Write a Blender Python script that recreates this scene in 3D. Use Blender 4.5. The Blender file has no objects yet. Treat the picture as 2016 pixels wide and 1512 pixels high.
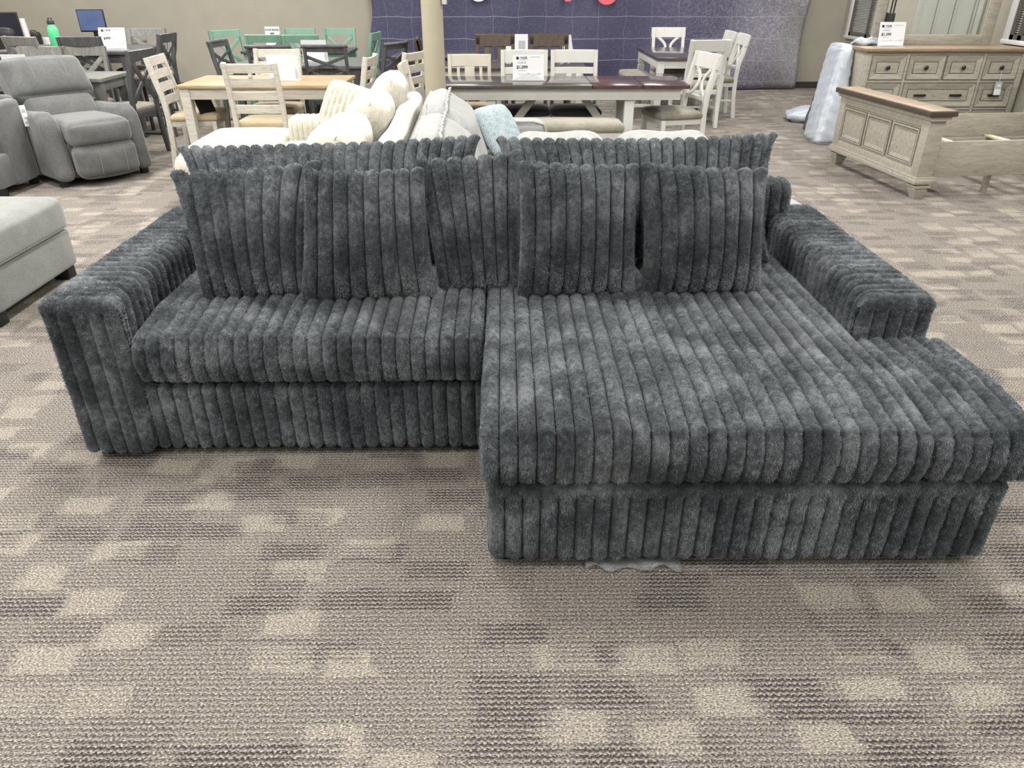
import bpy, bmesh, math, random
import numpy as np
from mathutils import Vector, Matrix
PI = math.pi
SC = bpy.context.scene
COL = SC.collection
rnd = random.Random(7)

# ------------------------------------------------------------------ noise
def _hash(ix, iy, iz):
    h = (ix.astype(np.int64) * 73856093) ^ (iy.astype(np.int64) * 19349663) ^ (iz.astype(np.int64) * 83492791)
    h = (h ^ (h >> 13)) * 1274126177
    h = h ^ (h >> 16)
    return (h & 0xFFFF) / 32767.5 - 1.0
def vnoise(p, s, seed=0):
    q = np.asarray(p) * s + seed * 17.31
    i = np.floor(q); f = q - i; f = f * f * (3 - 2 * f); i = i.astype(np.int64)
    out = 0
    for dx in (0, 1):
        wx = f[:, 0] if dx else 1 - f[:, 0]
        for dy in (0, 1):
            wy = f[:, 1] if dy else 1 - f[:, 1]
            for dz in (0, 1):
                wz = f[:, 2] if dz else 1 - f[:, 2]
                out = out + wx * wy * wz * _hash(i[:, 0] + dx, i[:, 1] + dy, i[:, 2] + dz)
    return out

# ------------------------------------------------------------------ materials
def new_mat(name):
    m = bpy.data.materials.new(name); m.use_nodes = True
    nt = m.node_tree; nt.nodes.clear()
    out = nt.nodes.new('ShaderNodeOutputMaterial')
    b = nt.nodes.new('ShaderNodeBsdfPrincipled')
    nt.links.new(b.outputs[0], out.inputs[0])
    return m, nt, b
def N(nt, t, **k):
    n = nt.nodes.new(t)
    for a, v in k.items():
        if a.startswith('i_'):
            key = a[2:]
            key = int(key) if key.isdigit() else key.replace('_', ' ')
            n.inputs[key].default_value = v
        else: setattr(n, a, v)
    return n
def L(nt, a, b): nt.links.new(a, b)
def c4(c): return (c[0], c[1], c[2], 1)
def ramp(nt, src, stops, interp='LINEAR'):
    r = N(nt, 'ShaderNodeValToRGB'); r.color_ramp.interpolation = interp
    e = r.color_ramp.elements
    while len(e) < len(stops): e.new(.5)
    for k, (p, c) in enumerate(stops): e[k].position = p; e[k].color = c4(c)
    L(nt, src, r.inputs[0]); return r
def coords(nt, scale=(1, 1, 1), kind='Object'):
    tc = N(nt, 'ShaderNodeTexCoord'); mp = N(nt, 'ShaderNodeMapping')
    mp.inputs['Scale'].default_value = scale
    L(nt, tc.outputs[kind], mp.inputs[0]); return mp.outputs[0]
def m_plain(name, col, rough=.5, var=.06, scale=6, metal=0, bump=0, coat=0, spec=.5):
    m, nt, b = new_mat(name)
    v = coords(nt)
    no = N(nt, 'ShaderNodeTexNoise', i_Scale=scale, i_Detail=4.0)
    L(nt, v, no.inputs['Vector'])
    lo = [max(0, c * (1 - var)) for c in col]; hi = [min(1, c * (1 + var)) for c in col]
    r = ramp(nt, no.outputs[0], [(.3, lo), (.7, hi)])
    L(nt, r.outputs[0], b.inputs['Base Color'])
    b.inputs['Roughness'].default_value = rough; b.inputs['Metallic'].default_value = metal
    b.inputs['Coat Weight'].default_value = coat; b.inputs['Specular IOR Level'].default_value = spec
    if bump:
        n2 = N(nt, 'ShaderNodeTexNoise', i_Scale=scale * 14, i_Detail=3.0); L(nt, v, n2.inputs['Vector'])
        bp = N(nt, 'ShaderNodeBump', i_Strength=bump, i_Distance=.01); L(nt, n2.outputs[0], bp.inputs['Height'])
        L(nt, bp.outputs[0], b.inputs['Normal'])
    return m
def m_wood(name, a, c, rough=.45, grain=(1, 14, 14), bump=.05, coat=0, dark=None):
    m, nt, b = new_mat(name)
    v = coords(nt, grain)
    no = N(nt, 'ShaderNodeTexNoise', i_Scale=3.0, i_Detail=8.0, i_Roughness=.65, i_Distortion=.6); L(nt, v, no.inputs['Vector'])
    r = ramp(nt, no.outputs[0], [(.3, a), (.7, c)])
    col = r.outputs[0]
    if dark is not None:
        n3 = N(nt, 'ShaderNodeTexNoise', i_Scale=9.0, i_Detail=6.0); L(nt, v, n3.inputs['Vector'])
        r3 = ramp(nt, n3.outputs[0], [(.56, (0, 0, 0)), (.72, (1, 1, 1))])
        mx = N(nt, 'ShaderNodeMix', data_type='RGBA'); L(nt, r3.outputs[0], mx.inputs['Factor'])
        L(nt, col, mx.inputs['A']); mx.inputs['B'].default_value = c4(dark); col = mx.outputs['Result']
    L(nt, col, b.inputs['Base Color'])
    b.inputs['Roughness'].default_value = rough; b.inputs['Coat Weight'].default_value = coat; b.inputs['Coat Roughness'].default_value = .15
    bp = N(nt, 'ShaderNodeBump', i_Strength=bump, i_Distance=.01); L(nt, no.outputs[0], bp.inputs['Height'])
    L(nt, bp.outputs[0], b.inputs['Normal'])
    return m
def m_fabric(name, a, c, weave=500, bump=.25, rough=.9, sheen=.3, blotch=5):
    m, nt, b = new_mat(name)
    v = coords(nt)
    no = N(nt, 'ShaderNodeTexNoise', i_Scale=blotch, i_Detail=6.0, i_Roughness=.7); L(nt, v, no.inputs['Vector'])
    n2 = N(nt, 'ShaderNodeTexNoise', i_Scale=weave, i_Detail=2.0); L(nt, v, n2.inputs['Vector'])
    ad = N(nt, 'ShaderNodeMath', operation='ADD'); L(nt, no.outputs[0], ad.inputs[0]); L(nt, n2.outputs[0], ad.inputs[1])
    hf = N(nt, 'ShaderNodeMath', operation='MULTIPLY', i_1=.5); L(nt, ad.outputs[0], hf.inputs[0])
    r = ramp(nt, hf.outputs[0], [(.36, a), (.64, c)])
    L(nt, r.outputs[0], b.inputs['Base Color'])
    b.inputs['Roughness'].default_value = rough; b.inputs['Sheen Weight'].default_value = sheen
    b.inputs['Specular IOR Level'].default_value = .2
    bp = N(nt, 'ShaderNodeBump', i_Strength=bump, i_Distance=.004); L(nt, n2.outputs[0], bp.inputs['Height'])
    L(nt, bp.outputs[0], b.inputs['Normal'])
    return m

# ------------------------------------------------------------------ object helpers
def tag(o, label=None, cat=None, group=None, kind=None):
    if label: o['label'] = label
    if cat: o['category'] = cat
    if group: o['group'] = group
    if kind: o['kind'] = kind
    return o
def thing(name, label, cat, loc=(0, 0, 0), rz=0, group=None):
    o = bpy.data.objects.new(name, None); COL.objects.link(o)
    o.empty_display_size = .1
    o.location = loc; o.rotation_euler = (0, 0, rz)
    return tag(o, label, cat, group)
def kids(o): return [c for c in o.children]
def copy_tree(o, parent=None):
    c = o.copy(); COL.objects.link(c)
    if parent is not None: c.parent = parent
    for ch in kids(o): copy_tree(ch, c)
    return c
def dup(o, label, loc, rz, group=None):
    c = copy_tree(o); c.location = loc; c.rotation_euler = (0, 0, rz); c['label'] = label
    if group: c['group'] = group
    return c
def raw_mesh(name, verts, faces, mat, parent=None, smooth=True):
    me = bpy.data.meshes.new(name)
    me.from_pydata([tuple(v) for v in verts], [], [tuple(f) for f in faces])
    if smooth: me.polygons.foreach_set('use_smooth', np.ones(len(me.polygons), dtype=bool))
    me.materials.append(mat); me.update()
    o = bpy.data.objects.new(name, me); COL.objects.link(o)
    if parent is not None: o.parent = parent
    return o
class MB:
    def __init__(s): s.bm = bmesh.new()
    def _add(s, verts, faces):
        vs = [s.bm.verts.new(v) for v in verts]
        fs = []
        for f in faces:
            try: fs.append(s.bm.faces.new([vs[i] for i in f]))
            except ValueError: pass
        return vs, fs
    def box(s, x0, x1, y0, y1, z0, z1, bev=.004, seg=2, M=None):
        vs, fs = s._add([(x0, y0, z0), (x1, y0, z0), (x1, y1, z0), (x0, y1, z0), (x0, y0, z1), (x1, y0, z1), (x1, y1, z1), (x0, y1, z1)],
                        [(3, 2, 1, 0), (4, 5, 6, 7), (0, 1, 5, 4), (1, 2, 6, 5), (2, 3, 7, 6), (3, 0, 4, 7)])
        if bev > 0:
            es = list({e for f in fs for e in f.edges})
            r = bmesh.ops.bevel(s.bm, geom=es, offset=bev, segments=seg, affect='EDGES', profile=.5)
            vs = list({v for f in r['faces'] for v in f.verts} | {v for v in vs if v.is_valid})
        if M is not None: bmesh.ops.transform(s.bm, matrix=M, verts=[v for v in vs if v.is_valid])
        return s
    def bar(s, p, q, w, d, bev=.003, side=(1, 0, 0)):
        """rectangular bar from p to q, w along side, d across"""
        p = Vector(p); q = Vector(q); z = q - p; ln = z.length; z.normalize()
        x = Vector(side); x = (x - z * x.dot(z)).normalized(); y = z.cross(x)
        M = Matrix(((x.x, y.x, z.x, p.x), (x.y, y.y, z.y, p.y), (x.z, y.z, z.z, p.z), (0, 0, 0, 1)))
        return s.box(-w / 2, w / 2, -d / 2, d / 2, 0, ln, bev, 2, M)
    def path_bar(s, pts, w, d, side=(1, 0, 0)):
        """curved rectangular bar through pts"""
        P = [Vector(p) for p in pts]; S = Vector(side); rings = []
        for i, p in enumerate(P):
            t = (P[min(i + 1, len(P) - 1)] - P[max(i - 1, 0)]).normalized()
            x = (S - t * S.dot(t)).normalized(); y = t.cross(x)
            c = .15
            rings.append([p + x * (a * w / 2) + y * (b * d / 2) for a, b in ((-1, -1 + c), (-1 + c, -1), (1 - c, -1), (1, -1 + c), (1, 1 - c), (1 - c, 1), (-1 + c, 1), (-1, 1 - c))])
        s.rings(rings); return s
    def rings(s, rings, closed=True, caps=True):
        n = len(rings[0]); vs = []; fs = []
        for r in rings: vs += [tuple(v) for v in r]
        for i in range(len(rings) - 1):
            for j in range(n if closed else n - 1):
                k = (j + 1) % n
                fs.append((i * n + j, i * n + k, (i + 1) * n + k, (i + 1) * n + j))
        if caps:
            fs.append(tuple(reversed(range(n)))); fs.append(tuple((len(rings) - 1) * n + j for j in range(n)))
        s._add(vs, fs); return s
    def tube(s, pts, r, n=10):
        P = [Vector(p) for p in pts]; rr = r if isinstance(r, (list, tuple)) else [r] * len(P); rings = []
        x = None
        for i, p in enumerate(P):
            t = (P[min(i + 1, len(P) - 1)] - P[max(i - 1, 0)]).normalized()
            if x is None: x = t.orthogonal().normalized()
            x = (x - t * x.dot(t)).normalized(); y = t.cross(x)
            rings.append([p + (x * math.cos(a) + y * math.sin(a)) * rr[i] for a in [2 * PI * k / n for k in range(n)]])
        return s.rings(rings)
    def lathe(s, prof, c=(0, 0, 0), n=24):
        return s.rings([[(c[0] + r * math.cos(2 * PI * k / n), c[1] + r * math.sin(2 * PI * k / n), c[2] + z) for k in range(n)] for r, z in prof])
    def soft(s, x0, x1, y0, y1, z0, z1, r=.04, puff=(0, 0, 0), n=12, M=None, fn=None):
        """rounded box, faces puffed outward by puff along each axis"""
        c = Vector(((x0 + x1) / 2, (y0 + y1) / 2, (z0 + z1) / 2)); h = Vector(((x1 - x0) / 2, (y1 - y0) / 2, (z1 - z0) / 2))
        r = min(r, h.x * .99, h.y * .99, h.z * .99)
        idx = {}; vs = []; fs = []
        def g(i): # cosine-ish spacing, denser at the borders
            t = i / n * 2 - 1
            return math.sin(t * PI / 2) * .55 + t * .45
        def vid(a):
            k = tuple(round(x, 5) for x in a)
            if k not in idx:
                p = Vector((a[0] * h.x, a[1] * h.y, a[2] * h.z))
                inner = Vector([max(-(h[i] - r), min(h[i] - r, p[i])) for i in range(3)])
                d = p - inner
                if d.length > 1e-9:
                    # rounding
                    m = max(abs(d.x), abs(d.y), abs(d.z)); p = inner + d.normalized() * min(r, m if d.length > 0 else 0) if d.length > r else p
                for i in range(3):
                    j, k2 = (i + 1) % 3, (i + 2) % 3
                    if puff[i]: p[i] += puff[i] * a[i] * (1 - a[j] ** 2) ** .6 * (1 - a[k2] ** 2) ** .6
                p += c
                if fn: p = Vector(fn(p))
                idx[k] = len(vs); vs.append(tuple(p))
            return idx[k]
        for ax in range(3):
            for sg in (-1, 1):
                for i in range(n):
                    for j in range(n):
                        q = []
                        for di, dj in ((0, 0), (1, 0), (1, 1), (0, 1)):
                            a = [0, 0, 0]; a[ax] = sg; a[(ax + 1) % 3] = g(i + di); a[(ax + 2) % 3] = g(j + dj)
                            q.append(vid(a))
                        fs.append(q if sg > 0 else q[::-1])
        nv, _ = s._add(vs, fs)
        if M is not None: bmesh.ops.transform(s.bm, matrix=M, verts=nv)
        return s
    def poly(s, pts, axis, a0, a1):
        """extrude the 2-D polygon pts along axis (0,1,2) from a0 to a1"""
        def mk(p, a):
            v = [0, 0, 0]; o = [i for i in range(3) if i != axis]; v[o[0]] = p[0]; v[o[1]] = p[1]; v[axis] = a; return v
        s.rings([[mk(p, a0) for p in pts], [mk(p, a1) for p in pts]]); return s
    def build(s, name, mat, parent=None, smooth=True, angle=40):
        bmesh.ops.recalc_face_normals(s.bm, faces=s.bm.faces)
        me = bpy.data.meshes.new(name); s.bm.to_mesh(me); s.bm.free()
        me.materials.append(mat)
        o = bpy.data.objects.new(name, me); COL.objects.link(o)
        if smooth:
            me.polygons.foreach_set('use_smooth', np.ones(len(me.polygons), dtype=bool))
            try: me.set_sharp_from_angle(angle=math.radians(angle))
            except Exception: pass
        if parent is not None: o.parent = parent
        return o
def RZ(a, loc=(0, 0, 0)): return Matrix.Translation(loc) @ Matrix.Rotation(a, 4, 'Z')
def text_obj(name, txt, size, mat, M, parent=None, align='LEFT', bold=0.0):
    """lettering as a thin mesh, in the plane given by M (x right, y up)"""
    cu = bpy.data.curves.new(name, 'FONT'); cu.body = txt; cu.size = size; cu.align_x = align; cu.offset = bold; cu.extrude = .0004
    cu.resolution_u = 3
    t = bpy.data.objects.new(name, cu); COL.objects.link(t)
    dg = bpy.context.evaluated_depsgraph_get(); dg.update()
    me = bpy.data.meshes.new_from_object(t.evaluated_get(dg)); bpy.data.objects.remove(t); bpy.data.curves.remove(cu)
    me.transform(M); me.materials.clear(); me.materials.append(mat); me.name = name
    o = bpy.data.objects.new(name, me); COL.objects.link(o)
    if parent is not None: o.parent = parent
    return o
EXPO, WORLD, POWER = 0.55, .35, 45.0
LROW = {-3.6: .6, -1.0: .75, 1.8: 1.15, 4.4: 1.05, 7.0: .95, 9.6: .95}
LCOL = {-7.0: 1.15, -4.0: 1.3, -1.0: 1.05, 2.0: .78, 4.6: .88}
FUR = True
FUR_DENS = 10000; FK = .0013
FUR_D, FUR_M, FUR_L = (.085, .102, .115), (.225, .255, .278), (.56, .60, .635)
# ------------------------------------------------------------------ camera, lights, room shell
cam = bpy.data.cameras.new('camera'); cam.sensor_fit = 'HORIZONTAL'; cam.sensor_width = 36; cam.lens = 25.78
cam.clip_start = .05; cam.clip_end = 60
co = bpy.data.objects.new('camera', cam); COL.objects.link(co)
co.location = (.0583, -1.7066, 1.5988); co.rotation_euler = (PI / 2 - .5046, 0, -.0093)
SC.camera = co
vs_ = SC.view_settings; vs_.view_transform = 'Standard'; vs_.look = 'None'; vs_.gamma = 1; vs_.use_curve_mapping = False
vs_.exposure = EXPO
w = bpy.data.worlds.new('world'); SC.world = w; w.use_nodes = True
bg = w.node_tree.nodes['Background']; bg.inputs[0].default_value = (.86, .93, 1, 1); bg.inputs[1].default_value = WORLD
SC.cycles.adaptive_threshold = .03; SC.cycles.max_bounces = 4; SC.cycles.diffuse_bounces = 2; SC.cycles.glossy_bounces = 3; SC.cycles.transmission_bounces = 4
SC.cycles.transparent_max_bounces = 6

def carpet_mat():
    m, nt, b = new_mat('carpet_tile')
    v = coords(nt)
    # slight wobble of the woven blocks
    wn = N(nt, 'ShaderNodeTexNoise', i_Scale=9.0, i_Detail=2.0); L(nt, v, wn.inputs['Vector'])
    sb = N(nt, 'ShaderNodeVectorMath', operation='SUBTRACT'); L(nt, wn.outputs['Color'], sb.inputs[0]); sb.inputs[1].default_value = (.5, .5, .5)
    scl = N(nt, 'ShaderNodeVectorMath', operation='SCALE'); L(nt, sb.outputs[0], scl.inputs[0]); scl.inputs['Scale'].default_value = .05
    ad = N(nt, 'ShaderNodeVectorMath', operation='ADD'); L(nt, v, ad.inputs[0]); L(nt, scl.outputs[0], ad.inputs[1])
    def blocks(sx, sy, off, lo, hi, pick, soft=.12):
        """soft-edged woven blocks: a share of the cells, each faded out at its rim"""
        mp = N(nt, 'ShaderNodeMapping'); mp.inputs['Scale'].default_value = (sx, sy, 0); mp.inputs['Location'].default_value = (off, off * .7, 0)
        L(nt, ad.outputs[0], mp.inputs[0])
        vo = N(nt, 'ShaderNodeTexVoronoi', feature='F1', distance='CHEBYCHEV', i_Scale=1.0, i_Randomness=.6); L(nt, mp.outputs[0], vo.inputs['Vector'])
        sp = N(nt, 'ShaderNodeSeparateColor'); L(nt, vo.outputs['Color'], sp.inputs[0])
        edge = N(nt, 'ShaderNodeMapRange', interpolation_type='SMOOTHSTEP'); L(nt, vo.outputs['Distance'], edge.inputs['Value'])
        edge.inputs['From Min'].default_value = hi; edge.inputs['From Max'].default_value = lo
        pk = N(nt, 'ShaderNodeMapRange', interpolation_type='SMOOTHSTEP'); L(nt, sp.outputs['Red'], pk.inputs['Value'])
        pk.inputs['From Min'].default_value = pick; pk.inputs['From Max'].default_value = pick + soft
        mu = N(nt, 'ShaderNodeMath', operation='MULTIPLY'); L(nt, edge.outputs[0], mu.inputs[0]); L(nt, pk.outputs[0], mu.inputs[1]); return mu.outputs[0]
    light = blocks(5.0, 8.6, .3, .30, .50, .42)
    dark = blocks(4.2, 10.0, 5.1, .30, .52, .34)
    yarn = N(nt, 'ShaderNodeTexNoise', i_Scale=205.0, i_Detail=1.5)
    ys = N(nt, 'ShaderNodeMapping'); ys.inputs['Scale'].default_value = (.75, 1.3, 1); L(nt, v, ys.inputs[0]); L(nt, ys.outputs[0], yarn.inputs['Vector'])
    sx = N(nt, 'ShaderNodeSeparateXYZ'); L(nt, v, sx.inputs[0])
    zz = N(nt, 'ShaderNodeMath', operation='MULTIPLY', i_1=380.0); L(nt, sx.outputs['X'], zz.inputs[0])
    zs = N(nt, 'ShaderNodeMath', operation='SINE'); L(nt, zz.outputs[0], zs.inputs[0])
    zm = N(nt, 'ShaderNodeMath', operation='MULTIPLY', i_1=.8); L(nt, zs.outputs[0], zm.inputs[0])
    yy = N(nt, 'ShaderNodeMath', operation='MULTIPLY', i_1=390.0); L(nt, sx.outputs['Y'], yy.inputs[0])
    yn = N(nt, 'ShaderNodeMath', operation='MULTIPLY', i_1=6.0); L(nt, yarn.outputs[0], yn.inputs[0])
    y1 = N(nt, 'ShaderNodeMath', operation='ADD'); L(nt, yy.outputs[0], y1.inputs[0]); L(nt, zm.outputs[0], y1.inputs[1])
    y2 = N(nt, 'ShaderNodeMath', operation='ADD'); L(nt, y1.outputs[0], y2.inputs[0]); L(nt, yn.outputs[0], y2.inputs[1])
    st = N(nt, 'ShaderNodeMath', operation='SINE'); L(nt, y2.outputs[0], st.inputs[0])          # -1..1 woven rows
    amp = N(nt, 'ShaderNodeMath', operation='MULTIPLY_ADD', i_1=.13, i_2=.11); L(nt, dark, amp.inputs[0])
    am2 = N(nt, 'ShaderNodeMath', operation='MULTIPLY_ADD', i_1=-.08); L(nt, light, am2.inputs[0]); L(nt, amp.outputs[0], am2.inputs[2])
    sm = N(nt, 'ShaderNodeMath', operation='MULTIPLY'); L(nt, st.outputs[0], sm.inputs[0]); L(nt, am2.outputs[0], sm.inputs[1])
    t1 = N(nt, 'ShaderNodeMath', operation='MULTIPLY_ADD', i_1=.13); L(nt, light, t1.inputs[0]); L(nt, sm.outputs[0], t1.inputs[2])
    t2 = N(nt, 'ShaderNodeMath', operation='MULTIPLY_ADD', i_1=-.12); L(nt, dark, t2.inputs[0]); L(nt, t1.outputs[0], t2.inputs[2])
    yc = N(nt, 'ShaderNodeMath', operation='MULTIPLY_ADD', i_1=1.5, i_2=-.225); L(nt, yarn.outputs[0], yc.inputs[0])
    t3 = N(nt, 'ShaderNodeMath', operation='ADD'); L(nt, t2.outputs[0], t3.inputs[0]); L(nt, yc.outputs[0], t3.inputs[1])
    r = ramp(nt, t3.outputs[0], [(.12, (.040, .034, .036)), (.36, (.112, .097, .094)), (.52, (.195, .173, .155)), (.70, (.33, .298, .252)), (.95, (.56, .515, .42))])
    L(nt, r.outputs[0], b.inputs['Base Color'])
    b.inputs['Roughness'].default_value = .95; b.inputs['Specular IOR Level'].default_value = .1
    bp = N(nt, 'ShaderNodeBump', i_Strength=.5, i_Distance=.004); L(nt, yarn.outputs[0], bp.inputs['Height']); L(nt, bp.outputs[0], b.inputs['Normal'])
    return m
def slab(name, x0, x1, y0, y1, z0, z1, mat):
    o = MB().box(x0, x1, y0, y1, z0, z1, 0).build(name, mat, smooth=False); o['kind'] = 'structure'; return o
M_wall = m_plain('painted_wall', (.34, .315, .26), .85, .04, 3, bump=.06)
M_ceiling = m_plain('ceiling_tile', (.72, .72, .70), .9, .03, 4, bump=.05)
M_basebd = m_plain('dark_baseboard', (.035, .033, .032), .6)
X0, X1, Y0, Y1, ZC = -9.0, 5.52, -7.0, 11.4, 3.4
slab('floor', X0 - .2, X1 + .2, Y0 - .2, Y1 + .2, -.2, 0, carpet_mat())
slab('ceiling', X0 - .2, X1 + .2, Y0 - .2, Y1 + .2, ZC, ZC + .2, M_ceiling)
slab('wall_back', X0 - .2, X1 + .2, Y1, Y1 + .2, 0, ZC, M_wall)
slab('wall_left', X0 - .2, X0, Y0, Y1, 0, ZC, M_wall)
slab('baseboard_back', X0, X1, Y1 - .015, Y1, 0, .1, M_basebd)
def area_light(x, y, sx, sy, power, col=(1, .985, .955)):
    d = bpy.data.lights.new('ceiling_light', 'AREA'); d.shape = 'RECTANGLE'; d.size = sx; d.size_y = sy; d.energy = power; d.color = col
    o = bpy.data.objects.new('ceiling_light', d); COL.objects.link(o); o.location = (x, y, ZC - .03); return o
for yy in (-3.6, -1.0, 1.8, 4.4, 7.0, 9.6):
    for xx in (-7.0, -4.0, -1.0, 2.0, 4.6):
        area_light(xx, yy, .6, 1.2, POWER * LROW.get(yy, 1) * LCOL.get(xx, 1))
# ------------------------------------------------------------------ charcoal ribbed plush sectional
RIB = .0527
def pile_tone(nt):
    """brushed pile: patches of the fur lie this way and that, their light and shade painted as darker and paler colour"""
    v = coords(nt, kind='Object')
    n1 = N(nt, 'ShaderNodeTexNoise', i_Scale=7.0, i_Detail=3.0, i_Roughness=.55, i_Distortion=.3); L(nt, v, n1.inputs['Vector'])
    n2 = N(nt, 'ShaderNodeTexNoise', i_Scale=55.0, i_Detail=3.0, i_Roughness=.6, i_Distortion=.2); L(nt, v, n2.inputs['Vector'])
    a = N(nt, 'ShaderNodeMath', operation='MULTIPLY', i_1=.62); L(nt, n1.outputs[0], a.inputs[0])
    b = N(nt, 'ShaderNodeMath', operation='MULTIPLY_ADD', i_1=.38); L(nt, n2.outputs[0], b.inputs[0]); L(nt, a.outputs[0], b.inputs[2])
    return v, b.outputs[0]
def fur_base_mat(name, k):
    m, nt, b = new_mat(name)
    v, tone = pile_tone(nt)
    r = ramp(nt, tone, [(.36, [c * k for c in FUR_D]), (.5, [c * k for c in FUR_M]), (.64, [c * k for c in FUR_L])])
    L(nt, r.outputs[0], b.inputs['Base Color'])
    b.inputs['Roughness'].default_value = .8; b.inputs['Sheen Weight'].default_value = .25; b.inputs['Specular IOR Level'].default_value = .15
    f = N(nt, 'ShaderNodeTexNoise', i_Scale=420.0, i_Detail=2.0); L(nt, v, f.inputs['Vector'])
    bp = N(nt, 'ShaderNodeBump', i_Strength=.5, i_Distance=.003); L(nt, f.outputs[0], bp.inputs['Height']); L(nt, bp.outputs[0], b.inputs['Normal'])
    return m
def fur_hair_mat(name):
    m, nt, b = new_mat(name)
    hi = N(nt, 'ShaderNodeHairInfo')
    v, tone = pile_tone(nt)
    mx = N(nt, 'ShaderNodeMath', operation='MULTIPLY_ADD', i_1=.2, i_2=-.1); L(nt, hi.outputs['Random'], mx.inputs[0])
    ad = N(nt, 'ShaderNodeMath', operation='ADD'); L(nt, mx.outputs[0], ad.inputs[0]); L(nt, tone, ad.inputs[1])
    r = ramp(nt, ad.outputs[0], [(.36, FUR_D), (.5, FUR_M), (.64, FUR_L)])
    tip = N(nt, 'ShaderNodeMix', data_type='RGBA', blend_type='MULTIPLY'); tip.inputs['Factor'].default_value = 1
    rt = ramp(nt, hi.outputs['Intercept'], [(0, (.35, .35, .35)), (1, (1.0, 1.0, 1.0))])       # undercoat darker than the tips, painted to deepen the shade between ribs
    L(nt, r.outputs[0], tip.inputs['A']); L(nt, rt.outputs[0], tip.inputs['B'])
    L(nt, tip.outputs['Result'], b.inputs['Base Color'])
    b.inputs['Roughness'].default_value = .45; b.inputs['Specular IOR Level'].default_value = .35; b.inputs['Sheen Weight'].default_value = 0
    return m
M_fur = fur_base_mat('charcoal_plush', .30)  # backing kept dark so the bare grooves carry painted shade
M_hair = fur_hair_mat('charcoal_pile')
M_black = m_plain('black_plastic', (.012, .012, .012), .5)

def add_fur(o, dens=FUR_DENS, kids_=12, length=.013, droop=(0, -.15, -.35), group=None, seed=1, rough=.006):
    if not FUR: return
    me = o.data
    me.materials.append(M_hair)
    area = sum(p.area for p in me.polygons) if group is None else group
    m = o.modifiers.new('plush_pile', 'PARTICLE_SYSTEM'); ps = o.particle_systems[0]; s = ps.settings
    ps.seed = seed
    s.type = 'HAIR'; s.count = max(50, int(area * dens)); s.hair_step = 2; s.render_step = 1; s.display_step = 1
    s.use_advanced_hair = True
    s.hair_length = length
    s.emit_from = 'FACE'; s.distribution = 'RAND'; s.use_modifier_stack = False
    s.object_align_factor = tuple(d * FK for d in droop); s.normal_factor = FK; s.factor_random = FK * .25
    s.child_type = 'INTERPOLATED'; s.child_percent = 0; s.rendered_child_count = kids_
    s.child_length = 1; s.clump_factor = .25; s.clump_shape = -.2
    s.roughness_1 = rough; s.roughness_1_size = .35; s.roughness_2 = rough * .5; s.roughness_endpoint = .002
    s.root_radius = .9; s.tip_radius = .25; s.radius_scale = .001
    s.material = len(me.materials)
    if o.vertex_groups.get('pile'): ps.vertex_group_density = 'pile'
    return s

def round_loop(pts, step=.012):
    """closed 2-D loop through pts = (a, z, radius), corners rounded, resampled evenly"""
    out = []; n = len(pts)
    for i in range(n):
        p0, p1, p2 = [np.array(pts[(i + k) % n][:2], float) for k in (-1, 0, 1)]; r = pts[i][2]
        d0 = p0 - p1; d1 = p2 - p1; l0 = np.linalg.norm(d0); l1 = np.linalg.norm(d1); d0 /= l0; d1 /= l1
        half = math.acos(max(-1, min(1, float(d0 @ d1)))) / 2
        t = min(r / max(math.tan(half), 1e-6), l0 * .48, l1 * .48)
        A = p1 + d0 * t; B = p1 + d1 * t
        for k in range(9):
            u = k / 8; out.append((1 - u) ** 2 * A + 2 * u * (1 - u) * p1 + u * u * B)
    P = np.array(out); P = np.vstack([P, P[:1]])
    seg = np.linalg.norm(np.diff(P, axis=0), axis=1); cum = np.concatenate([[0], np.cumsum(seg)])
    m = max(8, int(cum[-1] / step)); s = np.linspace(0, cum[-1], m, endpoint=False)
    return np.stack([np.interp(s, cum, P[:, k]) for k in (0, 1)], 1)
def loop_normals(P):
    t = np.roll(P, -1, 0) - np.roll(P, 1, 0); t /= np.linalg.norm(t, axis=1)[:, None] + 1e-12
    n = np.stack([t[:, 1], -t[:, 0]], 1)
    A = .5 * np.sum(P[:, 0] * np.roll(P[:, 1], -1) - np.roll(P[:, 0], -1) * P[:, 1])
    return n if A > 0 else -n
def rib_cols(u0, u1, nr, end):
    us = []; ph = []
    w = (u1 - u0) / nr
    ts = [0, .035, .1, .2, .35, .5, .65, .8, .9, .965]
    for i in range(nr):
        for t in ts: us.append(u0 + (i + t) * w); ph.append(t)
    us.append(u1); ph.append(1.0)
    us = np.array(us); ph = np.array(ph)
    return us, ph
def rib_fn(ph): return 1 - np.sqrt(np.clip(1 - (2 * ph - 1) ** 2, 0, 1))      # 0 on the crest, 1 in the groove
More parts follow.
